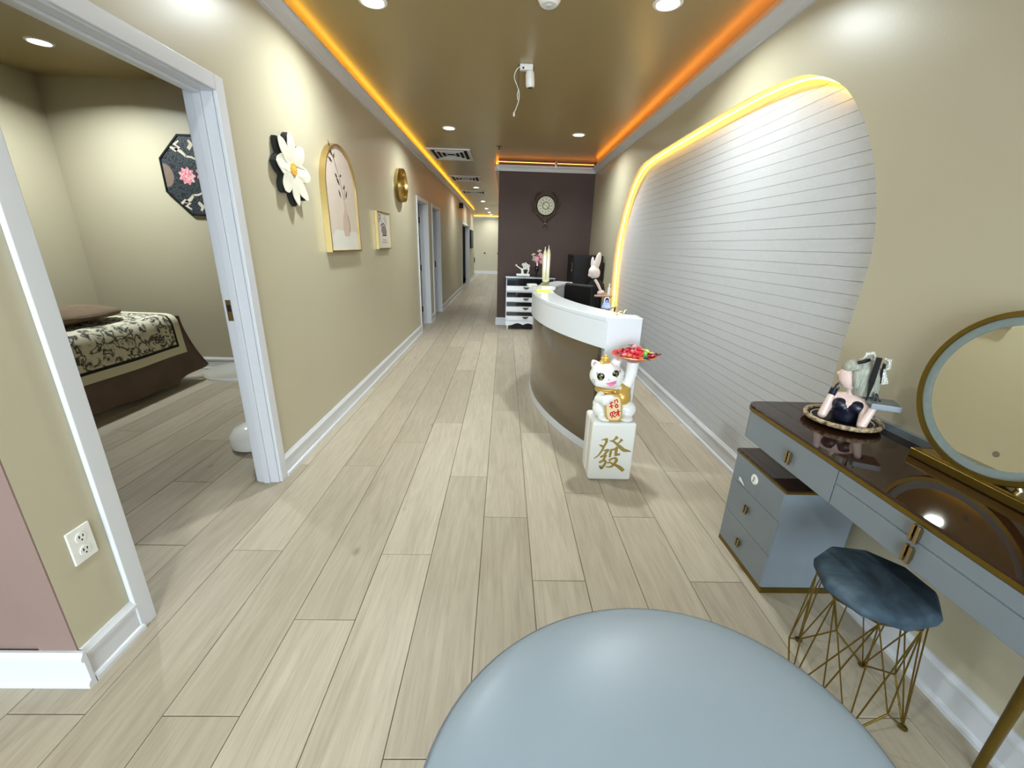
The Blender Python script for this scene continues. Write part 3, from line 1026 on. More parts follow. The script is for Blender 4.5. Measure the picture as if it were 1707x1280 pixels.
v = T('pedestal_table', (-1.755, 2.70, 0), 'round white pedestal side table with a domed base just inside the doorway', 'table')
G().lathe([(.001, 0), (.12, 0), (.15, .02), (.158, .06), (.148, .11), (.11, .15), (.05, .17), (.001, .172)], n=36).done('base', CERAMIC, v)
G().cyl((0, 0, .17), (0, 0, .535), .02, n=16).done('column', CERAMIC, v)
G().lathe([(.001, .535), (.175, .537), (.21, .545), (.219, .56), (.215, .566), (.203, .562), (.188, .552), (.001, .55)], n=40).done('tray_top', CERAMIC, v)

# ------------------------------------------------------------------ reception desk
CXd, CYd = 2.91, 4.0


def arcpt(R, y):
    """point on the arc of radius R that faces the same direction as height y on the R = 2.64 arc"""
    th = math.asin((y - CYd) / 2.64)
    return CXd - R * math.cos(th), CYd + R * math.sin(th)


YS = [2.62 + (5.40 - 2.62) * i / 44 for i in range(45)]


def arcslab(g, R0, R1, z0, z1, ys=YS):
    rows = []
    for y in ys:
        a, b = arcpt(R0, y), arcpt(R1, y)
        rows.append([g.b.verts.new((a[0], a[1], z0)), g.b.verts.new((a[0], a[1], z1)), g.b.verts.new((b[0], b[1], z1)), g.b.verts.new((b[0], b[1], z0))])
    for p, q in zip(rows, rows[1:]):
        for i in range(4):
            g.b.faces.new((p[i], p[(i + 1) % 4], q[(i + 1) % 4], q[i]))
    g.b.faces.new(rows[0])
    g.b.faces.new(rows[-1])
    return g


v = T('reception_desk', (0, 0, 0), 'curved reception desk with white upper band and glossy brown front', 'desk')
yy = [y for y in YS if y > 2.66]
arcslab(G(), 2.625, 2.47, .06, .784, yy).done('front_panel', BROWNG, v)
arcslab(G(), 2.64, 2.44, .785, .962).done('upper_band', WHITEG, v)
arcslab(G(), 2.642, 2.43, .9622, .992).done('counter_top', WHITEG, v, bevel=.004)
arcslab(G(), 2.63, 2.50, .0, .06, yy).done('plinth', TRIM, v)
arcslab(G(), 2.429, 2.25, .72, .745, [y for y in YS if y > 2.95]).done('work_surface', BLACKG, v)
arcslab(G(), 2.46, 2.44, .06, .719, [y for y in YS if y > 2.95]).done('inner_panel', BLACK, v)
ex = arcpt(2.64, 2.62)[0]
G().box(ex + .004, .888, 2.615, 2.76, 0, .9905).done('end_panel', WHITEG, v, bevel=.004)

# on the desk
def item(name, x, y, z, label, cat, group=None, rz=0.):
    return T(name, (x, y, z), label, cat, group, rz)


ZD = .9925
v = item('crystal_ornament', .46, 4.80, ZD, 'pair of tall pale gold pointed crystal columns standing on the desk', 'ornament')
G().lathe([(.001, 0), (.05, 0), (.055, .01), (.04, .022), (.03, .03), (.001, .03)], n=8).done('base', GREENST, v)
G().ell((.0, -.02, .045), (.035, .03, .02), n=10).ell((.025, .01, .055), (.025, .025, .025), n=10).done('rocky_foot', CRYST, v)
for x, h in ((-.017, .36), (.022, .375)):
    c_ = G().lathe([(.001, .04), (.017, .045), (.023, .15), (.024, h - .05), (.014, h), (.005, h + .02), (.003, h + .05), (.001, h + .052)], (x, 0, 0), 6).done('crystal_column', CRYST, v, ang=20)
v = item('paper_stack', .42, 4.27, ZD, 'small stack of white papers and cards on the desk', 'papers', rz=.25)
for q in range(4):
    G().box(-.075 + .004 * q, .075 + .002 * q, -.06, .06 - .003 * q, .0005 + q * .007, .007 + q * .007).done('paper_pad', PAPER, v)
v = item('sticky_notes', .372, 4.07, ZD, 'pad of bright yellow sticky notes on the desk edge', 'note pad', rz=.1)
G().box(-.065, .065, -.06, .06, .0005, .012).done('pad', STICKY, v)
G().box(-.063, .063, -.058, .058, .0122, .013).done('top_sheet', STICKY, v, rot=(0, 0, .03))
v = item('card_box', .30, 4.62, ZD, 'small pale box beside the crystal columns on the desk', 'box', rz=.3)
G().box(-.05, .05, -.035, .035, .0005, .02).done('box_body', PAPER, v, bevel=.003)
G().box(-.045, .045, -.03, .03, .0205, .024).done('lid', CREAM, v)
v = item('toy_handbag', .745, 3.02, ZD, 'small translucent lilac blue bag ornament on the desk top', 'ornament', rz=-.3)
v.scale = (.8, .8, .85)
g = G()
g.box(-.045, .045, -.022, .022, .0005, .05)
for ve in g.b.verts:
    if ve.co.z > .04:
        ve.co.x *= .62
        ve.co.y *= .6
g.done('bag_body', BLUEPL, v, bevel=.006)
G().tube([(-.022, 0, .05), (-.022, 0, .075), (-.01, 0, .092), (.01, 0, .092), (.022, 0, .075), (.022, 0, .05)], .004, 8).done('handle', CERAMIC, v)
G().ell((0, 0, .058), (.012, .01, .01), n=10).done('clasp', BLUEPL, v)
v = item('gold_bow_ornament', .775, 2.72, ZD, 'tiny glossy gold curled ornament on the desk corner', 'ornament')
G().tube(catmull([(-.03, 0, .006), (-.015, 0, .02), (.0, 0, .024), (.014, 0, .012), (.02, 0, .03), (.032, 0, .034)], 4), .0045, 7).done('curl', SATINGOLD, v)
G().ell((-.03, 0, .006), (.008, .008, .006), n=10).done('knob', SATINGOLD, v)
# behind the desk
xd, yd = .80, 3.98
v = item('desk_device', .67, 3.55, .7455, 'white desk device with a silver domed ring behind the desk counter', 'device', rz=.2)
G().box(-.085, .085, -.07, .07, .0005, .17).done('body', WPLA, v, bevel=.012, seg=3)
G().torus((0, 0, .175), .055, .012, n=28, m=8).done('ring', CHROME, v)
G().ell((0, 0, .17), (.05, .05, .028)).done('dome', BLACK, v)
v = item('office_chair', 1.06, 5.10, 0, 'black office chair pulled up behind the reception desk', 'chair', rz=math.radians(130))
G().box(-.24, .24, -.23, .23, .44, .52).done('seat', BLACK, v, bevel=.03, seg=3)
G().box(-.22, .22, .2, .27, .56, 1.0).done('backrest', BLACK, v, bevel=.03, seg=3)
G().tube([(0, .1, .43), (0, .31, .44), (0, .31, .6), (0, .275, .75)], .018, 8).done('back_support', BLACK, v)
G().cyl((0, 0, .1), (0, 0, .44), .025).done('gas_column', CHROME, v)
for k in range(5):
    a = k / 5 * 2 * math.pi
    lg = G().tube([(0, 0, .1), (.27 * math.cos(a), .27 * math.sin(a), .075)], [.022, .014], 8).done('leg', BLACK, v)
    G().lathe([(.001, -.012), (.027, -.012), (.03, 0), (.027, .012), (.001, .012)], (.27 * math.cos(a), .27 * math.sin(a), .03), 14, 'x').done('caster', BLACK, lg)
for s_ in (-1, 1):
    G().tube([(s_ * .25, .12, .5), (s_ * .28, .12, .72), (s_ * .28, -.12, .74), (s_ * .25, -.12, .5)], .014, 8).done('armrest', CHROME, v)

v = item('tall_cabinet', 1.17, 6.62, 0, 'tall black cabinet with a silver oval plate standing against the dark wall', 'cabinet')
G().box(-.16, .28, -.28, .30, .0, 1.295).done('body', BLACK, v, bevel=.008)
G().box(-.15, .27, -.3, -.2805, .04, 1.27).done('door', BLACK, v, bevel=.004)
em = G().lathe([(.001, -.1665), (.05, -.1665), (.058, -.1605), (.001, -.1605)], (0, -.16, 1.125), 28, 'x', sx=1., sy=1.25).done('oval_plate', CHROME, v)
G().lathe([(.001, -.1685), (.036, -.1685), (.036, -.1666), (.001, -.1666)], (0, -.16, 1.125), 24, 'x', sx=1., sy=1.25).done('oval_inlay', BLACK, em)

v = item('side_table', 1.30, 5.86, 0, 'small round-cornered side table with a pinkish top and thin gold legs', 'table')
G().box(-.14, .165, -.20, .20, .775, .80).done('tabletop', WOODT, v, bevel=.01)
for x in (-.12, .145):
    for y in (-.17, .17):
        G().cyl((x, y, 0), (x * .97, y * .97, .775), .009, n=10).done('leg', SATINGOLD, v)
v = item('rabbit_figurine', 1.285, 5.80, .8005, 'pale pink long-eared rabbit figurine bowing in a dark suit', 'figurine')
g = G()
g.ell((-.075, 0, .285), (.068, .06, .085), (0, -.35, 0)).ell((-.035, .0, .28), (.05, .055, .07))
g.ell((-.035, -.01, .43), (.042, .022, .125), (0, .16, 0)).ell((-.095, .02, .40), (.026, .018, .095), (0, -.06, 0)).ell((-.06, 0, .34), (.04, .03, .05))
g.ell((-.128, 0, .25), (.022, .025, .02))
g.done('head', RABBITM, v, remesh=.007)
g = G()
g.tube([(-.07, 0, .21), (-.03, 0, .16), (.03, 0, .10), (.06, .0, .03)], [.035, .055, .065, .05], 14)
g.ell((-.06, .0, .1), (.075, .06, .10)).ell((.0, 0, .03), (.1, .07, .032))
g.done('suit', BLACKC, v, remesh=.009)
G().tube([(-.06, -.055, .2), (-.02, -.07, .14), (.015, -.075, .075), (.035, -.08, .04)], [.018, .02, .018, .016], 10).done('arm', RABBITM, v)
G().ell((.03, -.07, .03), (.05, .035, .03), (0, -.3, 0)).done('paw', RABBITM, v)
G().ell((-.145, -.005, .265), (.006, .006, .005), n=8).done('nose', FLPINK, v)
for x, y, lb in ((1.185, 5.72, 'tiny white pointed ornament beside the rabbit figurine'), (1.425, 5.72, 'little pale glass bottle at the side table edge')):
    w2 = item('small_ornament', x, y, .8005, lb, 'ornament')
    G().lathe([(.001, 0), (.022, 0), (.024, .03), (.014, .07), (.006, .1), (.001, .11)] if x < 1.3 else [(.001, 0), (.02, 0), (.02, .09), (.01, .11), (.01, .14), (.016, .145), (.001, .15)], n=16).done('body', CERAMIC, w2)
    G().lathe([(.001, -.0005), (.024, -.0005), (.024, .004), (.001, .004)], n=16).done('foot_ring', CREAM, w2)

# ------------------------------------------------------------------ chest of drawers against the dark wall
v = T('chest_of_drawers', (.03, 7.2, 0), 'black and white striped chest of drawers with fluted dark handles', 'chest')
CW = .82
G().box(0, CW, .012, .40, .15, .885).done('body', WHITEG, v)
G().box(-.02, CW + .02, -.02, .41, .886, .915).done('top', BLACKG, v, bevel=.006)
G().box(-.012, CW + .012, -.022, -.0205, .888, .898).done('top_edge', WHITEG, v)
rows = [(.755, .878, BLACKG), (.665, .75, WHITEG), (.562, .642, BLACKG), (.485, .557, WHITEG), (.408, .478, BLACKG), (.318, .402, WHITEG), (.245, .308, BLACKG), (.165, .24, WHITEG)]
for k, (z0, z1, m_) in enumerate(rows):
    if k in (0,):
        dr = G().box(.012, CW - .012, -.004, .0115, z0, z1).done('drawer', m_, v, bevel=.003)
        continue
    dr = G().box(.012, CW - .012, -.006 if m_ is WHITEG else -.002, .0115, z0, z1).done('drawer' if m_ is WHITEG else 'black_band', m_, v, bevel=.003)
    if m_ is WHITEG:
        for x in (.345,):
            zc = (z0 + z1) / 2 + .012
            pts = [(x - .055, -.0065, zc + .015), (x + .055, -.0065, zc + .015), (x + .04, -.0065, zc - .004), (x + .018, -.0065, zc - .018), (x, -.0065, zc - .022), (x - .018, -.0065, zc - .018), (x - .04, -.0065, zc - .004)]
            G().poly(pts, (0, -.012, 0)).done('handle', BRONZE, dr)
ap = [(0, .15), (0, .075), (.05, .07)] + [(.12 + .56 * i / 24, .085 + .03 * abs(math.sin(i / 24 * 3 * math.pi))) for i in range(25)] + [(CW - .05, .07), (CW, .075), (CW, .15)]
G().poly([(x, -.002, z) for x, z in ap], (0, .016, 0)).done('apron', WHITEG, v)
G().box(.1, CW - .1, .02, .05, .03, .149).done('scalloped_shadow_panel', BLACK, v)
for x in (.035, CW - .035):
    for y in (.04, .36):
        G().lathe([(.001, 0), (.012, 0), (.02, .03), (.013, .045), (.022, .065), (.022, .1495), (.001, .1495)], (x, y, 0), 14).done('foot', WHITEG, v)

v = item('tree_ornament', .315, 7.32, .9155, 'white tree figurine with pale blossoms on a white slab', 'figurine')
G().box(-.115, .115, -.04, .04, .0, .035).done('base', CERAMIC, v, bevel=.004)
g = G()
g.tube(catmull([(-.01, 0, .035), (-.015, 0, .08), (-.035, 0, .11), (-.075, 0, .135), (-.115, .0, .165)], 3), [.026, .024, .022, .02, .018, .016, .014, .012, .011, .01, .009, .007, .005][:13], 8)
g.tube(catmull([(.075, 0, .035), (.085, 0, .07), (.095, 0, .11), (.085, 0, .15), (.06, 0, .17)], 3), .013, 8)
g.tube([(-.03, 0, .10), (.02, 0, .125), (.06, 0, .12)], .012, 8)
g.done('trunk', CERAMIC, v)
for x, z, r_ in ((.02, .155, .028), (.055, .175, .026), (-.005, .185, .022), (.09, .165, .022), (.035, .20, .02), (-.12, .17, .016), (.07, .125, .022), (.015, .12, .02)):
    fl = G()
    for q in range(5):
        a = q / 5 * 2 * math.pi + x * 40
        fl.ell((x + r_ * .62 * math.cos(a), -.012, z + r_ * .62 * math.sin(a)), (r_ * .5, .006, r_ * .5), n=8)
    f_ = fl.done('blossom', CERAMIC, v)
    G().ell((x, -.018, z), (r_ * .32, .006, r_ * .32), n=8).done('blossom_centre', INK, f_)

v = item('flower_vase', .55, 7.34, .9155, 'slim dark vase holding large pink silk flowers', 'vase')
G().lathe([(.001, 0), (.035, 0), (.036, .006), (.01, .016), (.009, .05), (.03, .1), (.036, .13), (.022, .165), (.026, .175), (.001, .172)], n=20).done('vase_body', BLACKG, v)
G().tube([(0, 0, .17), (.01, 0, .22), (.03, 0, .27)], .004, 6).tube([(0, 0, .17), (-.04, 0, .28), (-.06, 0, .32)], .003, 6).tube([(.01, 0, .2), (.02, 0, .32), (.03, 0, .38)], .003, 6).done('stem', STEMD, v)
G().lathe([(.001, 0), (.014, .002), (.01, .03), (.006, .05), (.001, .05)], (-.0, -.03, .17), 10).done('bud', CERAMIC, v)


def bloom(x, y, z, r_, n_, m1, m2, par, tiers=2):
    f_ = None
    for tt in range(tiers):
        for q in range(n_):
            a = q / n_ * 2 * math.pi + tt * .3
            rr = r_ * (1 - .35 * tt)
            g = G()
            g.ell((0, 0, 0), (rr * .5, rr * .12, rr * .26), n=8)
            o = g.done('petal', m1 if (tt + q) % 4 else m2, par)
            o.location = (x + rr * .55 * math.cos(a), y - .012 * tt, z + rr * .55 * math.sin(a))
            o.rotation_euler = (0, -a, 0)
    G().ell((x, y - .025, z), (r_ * .22, r_ * .15, r_ * .22), n=10).done('flower_centre', m2, par)


bloom(.04, -.02, .285, .088, 11, FLPINK, FLROSE, v, 3)
bloom(-.065, -.01, .335, .042, 7, CREAMP, INK, v, 1)
bloom(.035, -.01, .395, .045, 7, CREAMP, INK, v, 1)
bloom(-.055, -.01, .265, .036, 6, CREAMP, INK, v, 1)
v = item('small_dark_figure', .66, 7.27, .9155, 'tiny dark spiky figure beside the flower vase', 'ornament')
G().ell((0, 0, .02), (.03, .02, .02), n=10).done('body', BLACK, v)
for a in (-.8, -.3, .3, .8):
    G().tube([(0, 0, .02), (.05 * math.sin(a), 0, .02 + .05 * math.cos(a))], [.006, .002], 6).done('spike', BLACK, v)

# clock ---------------------------------------------------------------
v = T('wall_clock', (.675, YD, 2.06), 'round pale clock framed by dark bronze antlers on the plum wall', 'clock')
G().lathe([(.001, -.001), (.16, -.001), (.163, -.02), (.152, -.032), (.146, -.024), (.001, -.024)], axis='y', n=48).done('rim', BRONZE, v)
fc = G().lathe([(.001, -.0245), (.1455, -.0245), (.1455, -.028), (.001, -.028)], axis='y', n=48).done('dial', M('dial_ivory', (206, 204, 176), .4, var=.05, vs=20), v)
G().torus((0, -.029, 0), .058, .005, axis='y', n=36, m=6).done('inner_ring', STEMD, fc)
G().torus((0, -.029, 0), .125, .0025, axis='y', n=44, m=6).done('minute_ring', INKG, fc)
for k in range(12):
    a = k / 12 * 2 * math.pi
    G().box(-.006, .006, -.031, -.0282, .088, .108, rot=(0, a, 0), piv=(0, -.029, 0)).done('numeral', INK, fc)
G().box(-.004, .004, -.0345, -.0325, -.01, .06, rot=(0, -1.0, 0), piv=(0, -.033, 0)).done('hand', BLACK, fc)
G().box(-.003, .003, -.037, -.035, -.01, .09, rot=(0, 2.3, 0), piv=(0, -.036, 0)).done('hand', BLACK, fc)
G().ell((0, -.032, 0), (.035, .003, .035), n=16).done('centre_boss', CREAM, fc)
for s_ in (-1, 1):
    AN = [(s_ * -.045, -.36), (0, -.28), (s_ * .06, -.22), (s_ * .14, -.145), (s_ * .19, -.06), (s_ * .195, .05), (s_ * .15, .14), (s_ * .085, .215)]
    an = G().tube(catmull([(x, -.022, z) for x, z in AN], 4), [.006 + .008 * min(1, i / 6) * (1 - i / 40) for i in range(29)], 8).done('antler', BRONZE, v)
    for p0, p1, p2 in (((.15, -.135), (.20, -.10), (.255, -.055)), ((.185, -.07), (.235, .0), (.262, .065)), ((.195, .02), (.205, .09), (.195, .16)), ((.17, .11), (.15, .18), (.07, .225)), ((.06, -.22), (.03, -.19), (.035, -.165))):
        G().tube([(s_ * p[0], -.024, p[1]) for p in (p0, p1, p2)], [.012, .011, .004], 7).done('tine', BRONZE, v)
G().tube([(-.02, -.03, -.295), (.0, -.034, -.27), (.02, -.03, -.295)], [.006, .012, .006], 8).done('binding', SATINGOLD, v)

# ------------------------------------------------------------------ lucky cat on a tile shaped pedestal
v = T('tile_pedestal', (.695, 2.30, 0), 'white ceramic tile-shaped pedestal bearing one large gold character', 'pedestal')
G().box(-.137, .137, .0, .11, .0, .40).done('tile_front', CERAMIC, v, bevel=.018, seg=4)
G().box(-.137, .137, .1105, .225, .0, .398).done('tile_back', CERAMIC, v, bevel=.018, seg=4)
TILE = [[(-.073,.285,.0036),(-.041,.292,.0107),(-.047,.276,.0095)],[(-.04,.276,.0095),(-.051,.25,.0095),(-.064,.216,.009),(-.084,.179,.0066),(-.108,.158,.0043)],[(-.085,.252,.0036),(-.067,.243,.0119),(-.059,.239,.0095)],[(-.021,.28,.0047),(0,.277,.0095),(.026,.256,.0131),(.049,.236,.0178),(.072,.218,.0178),(.096,.214,.0119),(.116,.209,.0038)],[(.018,.304,.0166),(.008,.292,.0095),(-.007,.279,.0047)],[(.049,.288,.0143),(.038,.272,.0071),(.023,.262,.0059)],[(-.054,.213,.0047),(-.036,.216,.0107),(-.026,.214,.0143)],[(-.033,.208,.0119),(-.041,.195,.0107),(-.049,.179,.0107),(-.069,.168,.0083)],[(-.037,.18,.0095),(-.05,.148,.0095)],[(-.073,.13,.0083),(-.054,.141,.0095),(-.035,.14,.0107),(-.038,.119,.0107),(-.05,.097,.0119),(-.059,.089,.0131),(-.069,.105,.0083)],[(-.008,.217,.0095),(-.01,.193,.0107),(-.012,.17,.0083)],[(-.008,.219,.0071),(.017,.225,.0095),(.026,.233,.0143)],[(.024,.225,.0143),(.023,.197,.0131),(.024,.181,.0119)],[(.031,.186,.0107),(.047,.189,.0095)],[(-.012,.146,.0095),(.003,.157,.0071),(.022,.162,.0095),(.033,.149,.0143),(.025,.128,.0119),(.011,.106,.0095),(-.01,.098,.0066),(-.029,.1,.0043)],[(-.024,.127,.0047),(-.008,.131,.0071),(.012,.12,.0095),(.032,.112,.0119),(.058,.096,.0178),(.079,.078,.0178)]]
g = G()
for i_, s_ in enumerate(TILE):
    sm = [(a, b, w * 1.3) for a, b, w in catmull(s_, 3)]
    g.ribbon(sm, lambda a, b, h: (a, .0005 - h * (1 + .07 * i_), b), .0025)
o = g.done('gold_character', GOLDT, v)
o['label'] = 'large gold brush character on the white tile'

v = T('lucky_cat', (.695, 2.42, .407), 'white and gold beckoning lucky cat statue with dollar-sign eyes on the tile pedestal', 'statue')
g = G()
# haunches, belly, chest, head, ears, cheeks: one body
g.ell((.0, .0, .07), (.125, .085, .075)).ell((-.075, -.03, .05), (.055, .06, .05)).ell((.085, -.03, .052), (.06, .06, .055))
g.ell((-.005, .0, .14), (.085, .07, .09))
g.ell((-.055, -.01, .262), (.108, .088, .084)).ell((-.10, -.03, .238), (.05, .05, .045)).ell((-.01, -.03, .236), (.05, .05, .045))
g.tube([(-.115, 0, .31), (-.14, -.005, .338), (-.151, -.005, .357)], [.036, .024, .006], 10)
g.tube([(-.015, 0, .325), (.004, -.005, .36), (.01, -.005, .388)], [.036, .026, .006], 10)
g.ell((-.06, -.085, .012), (.045, .05, .018)).ell((.07, -.085, .012), (.045, .05, .018))
g.done('body', CERAMIC, v, remesh=.0065)
# raised arm under the tray
g = G()
g.tube([(.06, .0, .17), (.09, .0, .24), (.098, .0, .30), (.098, .0, .352)], [.04, .036, .036, .04], 14)
g.done('raised_arm', CERAMIC, v, remesh=.007)
g = G()
g.tube([(-.07, -.03, .16), (-.105, -.075, .13), (-.075, -.11, .135), (-.055, -.115, .145)], [.03, .032, .034, .03], 12)
g.ell((-.05, -.118, .155), (.036, .02, .026))
g.done('holding_arm', CERAMIC, v, remesh=.006)
# gold waistcoat and cape
g = G()
g.ell((-.03, -.005, .168), (.092, .078, .03)).ell((.045, -.012, .13), (.062, .072, .07))
g.tube([(.04, -.01, .17), (.075, .0, .19), (.10, .01, .235)], [.05, .04, .008], 12)
g.done('gold_waistcoat', GOLDE, v, remesh=.007)
G().ell((-.015, -.085, .183), (.014, .014, .014), n=12).done('bell', GOLDE, v)
G().torus((-.04, -.006, .186), .075, .006, n=32, m=8, sy=.95).done('collar', GOLDE, v)
# hat
G().lathe([(.001, .335), (.034, .335), (.036, .343), (.03, .35), (.026, .352), (.026, .37), (.02, .376), (.012, .378), (.012, .385), (.006, .39), (.001, .391)], (-.072, .0, 0), 22).done('hat', GOLDE, v)
for ey, ez, nm in ((-.108, .274, 0), (-.022, .292, 1)):
    e_ = G().ell((0, 0, 0), (.0235, .01, .025), n=18).done('eye', BLACKG, v, loc=(ey, -.082, ez), rot=(.1, 0, (-.3, .3)[nm]))
    g = G()
    g.ribbon(catmull([(.008, .009, .003), (-.002, .013, .0035), (-.009, .007, .0035), (0, 0, .004), (.009, -.007, .0035), (.002, -.013, .0035), (-.008, -.009, .003)], 3), lambda a, b, h: (a, -.0108 - h, b), .0015)
    g.ribbon([(0, -.017, .003), (0, .017, .003)], lambda a, b, h: (a, -.0104 - h, b), .0024)
    g.done('dollar_sign', GOLDT, e_)
    g = G()
    for k in (-1, 0, 1):
        g.tube([(.018 * (1 if nm else -1), -.006, .018 + k * .004), (.028 * (1 if nm else -1), -.006, .022 + k * .007)], .0012, 5)
    g.done('eyelash', INK, e_)
G().ell((-.062, -.098, .262), (.006, .004, .004), n=10).done('nose', PINK, v)
g = G()
g.poly([(x, -.100 + abs(x + .045) * .35, z) for x, z in ((-.078, .238), (-.06, .243), (-.045, .247), (-.028, .252), (-.014, .256), (-.018, .238), (-.034, .226), (-.052, .222), (-.068, .226))], (0, -.004, 0))
g.done('mouth', PINK, v)
g = G()
for s_, x, z in ((-1, -.135, .245), (1, .02, .272)):
    for k in range(3):
        g.tube([(x, -.066, z - k * .011), (x + s_ * .022, -.05, z - k * .013 + .004)], .0012, 5)
g.done('whiskers', INK, v)
for x, z in ((-.138, .337), (.0, .363)):
    G().ell((x, -.022, z), (.012, .006, .016), n=10).done('inner_ear', FLPINK, v)
pq = G()
pts = [(-.064 + .052 * math.copysign(abs(math.cos(a)) ** .55, math.cos(a)), -.128, .092 + .088 * math.copysign(abs(math.sin(a)) ** .55, math.sin(a))) for a in [2 * math.pi * q / 40 for q in range(40)]]
pts = [(x + .04 + (.088 - z) * .12, y, z) for x, y, z in pts]
pq = pq.poly(pts, (0, .02, 0)).done('plaque', GOLDE, v, bevel=.004)
ins = [((x + .024) * .82 - .024, -.1285, (z - .092) * .86 + .092) for x, y, z in pts]
G().poly(ins, (0, -.0012, 0)).done('plaque_face', M('plaque_cream', (240, 214, 168), .4), pq)
REDS = [[(-.073,.111,.0059),(-.047,.12,.0067)],[(-.063,.129,.0045),(-.048,.087,.0067)],[(-.063,.094,.0052),(-.042,.102,.0052)],[(-.039,.13,.0045),(-.022,.136,.0067),(-.017,.121,.0059)],[(-.035,.128,.0037),(-.034,.114,.0045)],[(-.022,.109,.0059),(-.013,.103,.0059),(-.013,.094,.0059),(-.021,.09,.0059),(-.029,.096,.0059),(-.028,.105,.0059),(-.022,.109,.0059)],[(-.05,.041,.0067),(-.053,.056,.0067),(-.031,.067,.0067),(-.026,.052,.0067)],[(-.039,.056,.0052),(-.039,.041,.0052),(-.042,.03,.0052)],[(-.035,.042,.0052),(-.021,.035,.0052)],[(-.024,.061,.0052),(.003,.069,.0052)],[(-.011,.078,.0059),(0,.042,.0067)],[(-.008,.06,.0052),(-.016,.043,.0052)]]
g = G()
for i_, s_ in enumerate(REDS):
    g.ribbon([(a + .012, (b - .084) * 1.1 + .092, w * 1.25) for a, b, w in s_], lambda a, b, h: (a, -.1299 - h * (1 + .1 * i_), b), .0012)
o = g.done('red_characters', RED, pq)
o['label'] = 'two red characters on the gold plaque'

TX, TY, TZ = .793, 2.42, .779
v = T('candy_tray', (TX, TY, TZ), 'round red and gold dish of sweets held up by the lucky cat', 'tray')
G().lathe([(.001, 0), (.05, 0), (.1, .008), (.133, .022), (.136, .026), (.132, .027), (.098, .013), (.05, .006), (.001, .005)], n=40).done('dish', RED, v)
G().torus((0, 0, .0255), .134, .003, n=44, m=6).done('gold_rim', GOLDE, v)
cols = {'red': (206, 22, 40), 'crimson': (150, 14, 40), 'orange': (232, 120, 60), 'green': (110, 190, 60), 'yellow': (226, 210, 110), 'navy': (30, 34, 84), 'purple': (52, 30, 60), 'pink': (230, 150, 160)}
cm = {k: M('wrapper_' + k, c, .18, .1, coat=.7, var=.2, vs=90, bump=.4, bs=150) for k, c in cols.items()}
cand = [('navy', -.085, -.005, .03, 'navy wrapped sweet at the dish rim beside the desk panel'), ('red', -.088, -.037, .03, 'small red sweet at the dish rim under the navy one'), ('pink', -.068, -.05, .03, 'pale pink sweet below the navy one at the dish rim'), ('red', -.055, -.02, .044, 'red sweet with pale tips next to the navy one'), ('orange', -.045, -.075, .03, 'orange wrapped sweet at the front of the candy dish'),
        ('red', -.025, -.045, .048, 'shiny red sweet at the centre of the heap, behind the orange one'), ('crimson', -.03, .02, .05, 'dark crimson sweet below the dark purple one on the heap'), ('red', .0, -.065, .042, 'shiny red sweet touching the bright green one'), ('red', .022, -.01, .058, 'red sweet high on the heap under the pink striped one'), ('purple', .005, .03, .068, 'dark purple wrapped sweet on top of the candy heap'),
        ('pink', .0, -.005, .074, 'pale pink striped sweet high on the candy heap'), ('green', .045, -.07, .044, 'bright green wrapped sweet at the front of the candy dish'), ('yellow', .065, -.035, .052, 'pale yellow wrapped sweet behind the green one'),
        ('red', .05, .02, .047, 'red sweet behind the pale yellow one'), ('crimson', .09, -.02, .037, 'dark crimson sweet beside the pale yellow one'), ('pink', .10, .015, .03, 'pale pink sweet at the dish rim near the white niche'), ('crimson', .095, -.055, .028, 'dark crimson sweet at the rim beyond the green one'), ('navy', .04, -.10, .024, 'navy wrapped sweet under the green one at the front rim'),
        ('red', -.018, -.095, .024, 'red sweet lying at the front rim between the orange ones'), ('red', -.05, .055, .032, 'red sweet at the back rim of the dish'), ('orange', .01, -.105, .022, 'orange wrapped sweet lying by the front rim of the dish'), ('purple', .118, -.02, .03, 'dark purple sweet at the dish rim beside the niche')]
for c, x, y, z, lb in cand:
    w2 = T('wrapped_sweet', (TX + x, TY + y, TZ + z * .95 + .004), lb, 'sweet', 'sweets in the candy dish', rot=(random.uniform(-.4, .4), random.uniform(-.4, .4), random.uniform(0, 6.28)))
    w2.scale = (1.1, 1.1, 1.1)
    G().ell((0, 0, 0), (.019, .0115, .0105), n=10).done('sweet_body', cm[c], w2)
    for s_ in (-1, 1):
        g = G()
        fan = [(s_ * .017, 0, 0)] + [(s_ * (.034 + .003 * (q % 2)), .014 * (q - 2) / 2, .003 * (-1) ** q) for q in range(5)]
        for q in range(1, 5):
            g.b.faces.new([g.b.verts.new(p) for p in (fan[0], fan[q], fan[q + 1])])
        g.done('wrapper_end', cm[c], w2, solid=.0008)

# ------------------------------------------------------------------ vanity set
v = T('vanity_table', (0, 0, 0), 'grey lacquered vanity table with a dark brown glass top and gold edging', 'table')
VX0, VX1, VY0, VY1 = 1.078, 1.464, .36, 1.70


def rounded(x0, x1, y0, y1, r_, z, rb=0):
    pts = []
    for cx_, cy_, a0 in ((x0 + r_, y1 - r_, 90), (x0 + r_, y0 + r_, 180)):
        for q in range(9):
            a = math.radians(a0 + q * 11.25)
            pts.append((cx_ + r_ * math.cos(a), cy_ + r_ * math.sin(a), z))
    pts += [(x1, y0, z), (x1, y1, z)]
    return pts


G().poly(rounded(VX0 + .006, VX1, VY0 + .006, VY1 - .006, .055, .634), (0, 0, .126)).done('apron_case', GREYP, v)
G().poly(rounded(VX0, VX1, VY0, VY1, .06, .7605), (0, 0, .0145)).done('gold_edging', OLDGOLD, v)
G().poly(rounded(VX0 + .001, VX1, VY0 + .001, VY1 - .001, .06, .7753), (0, 0, .008)).done('glass_top', GLASSB, v)


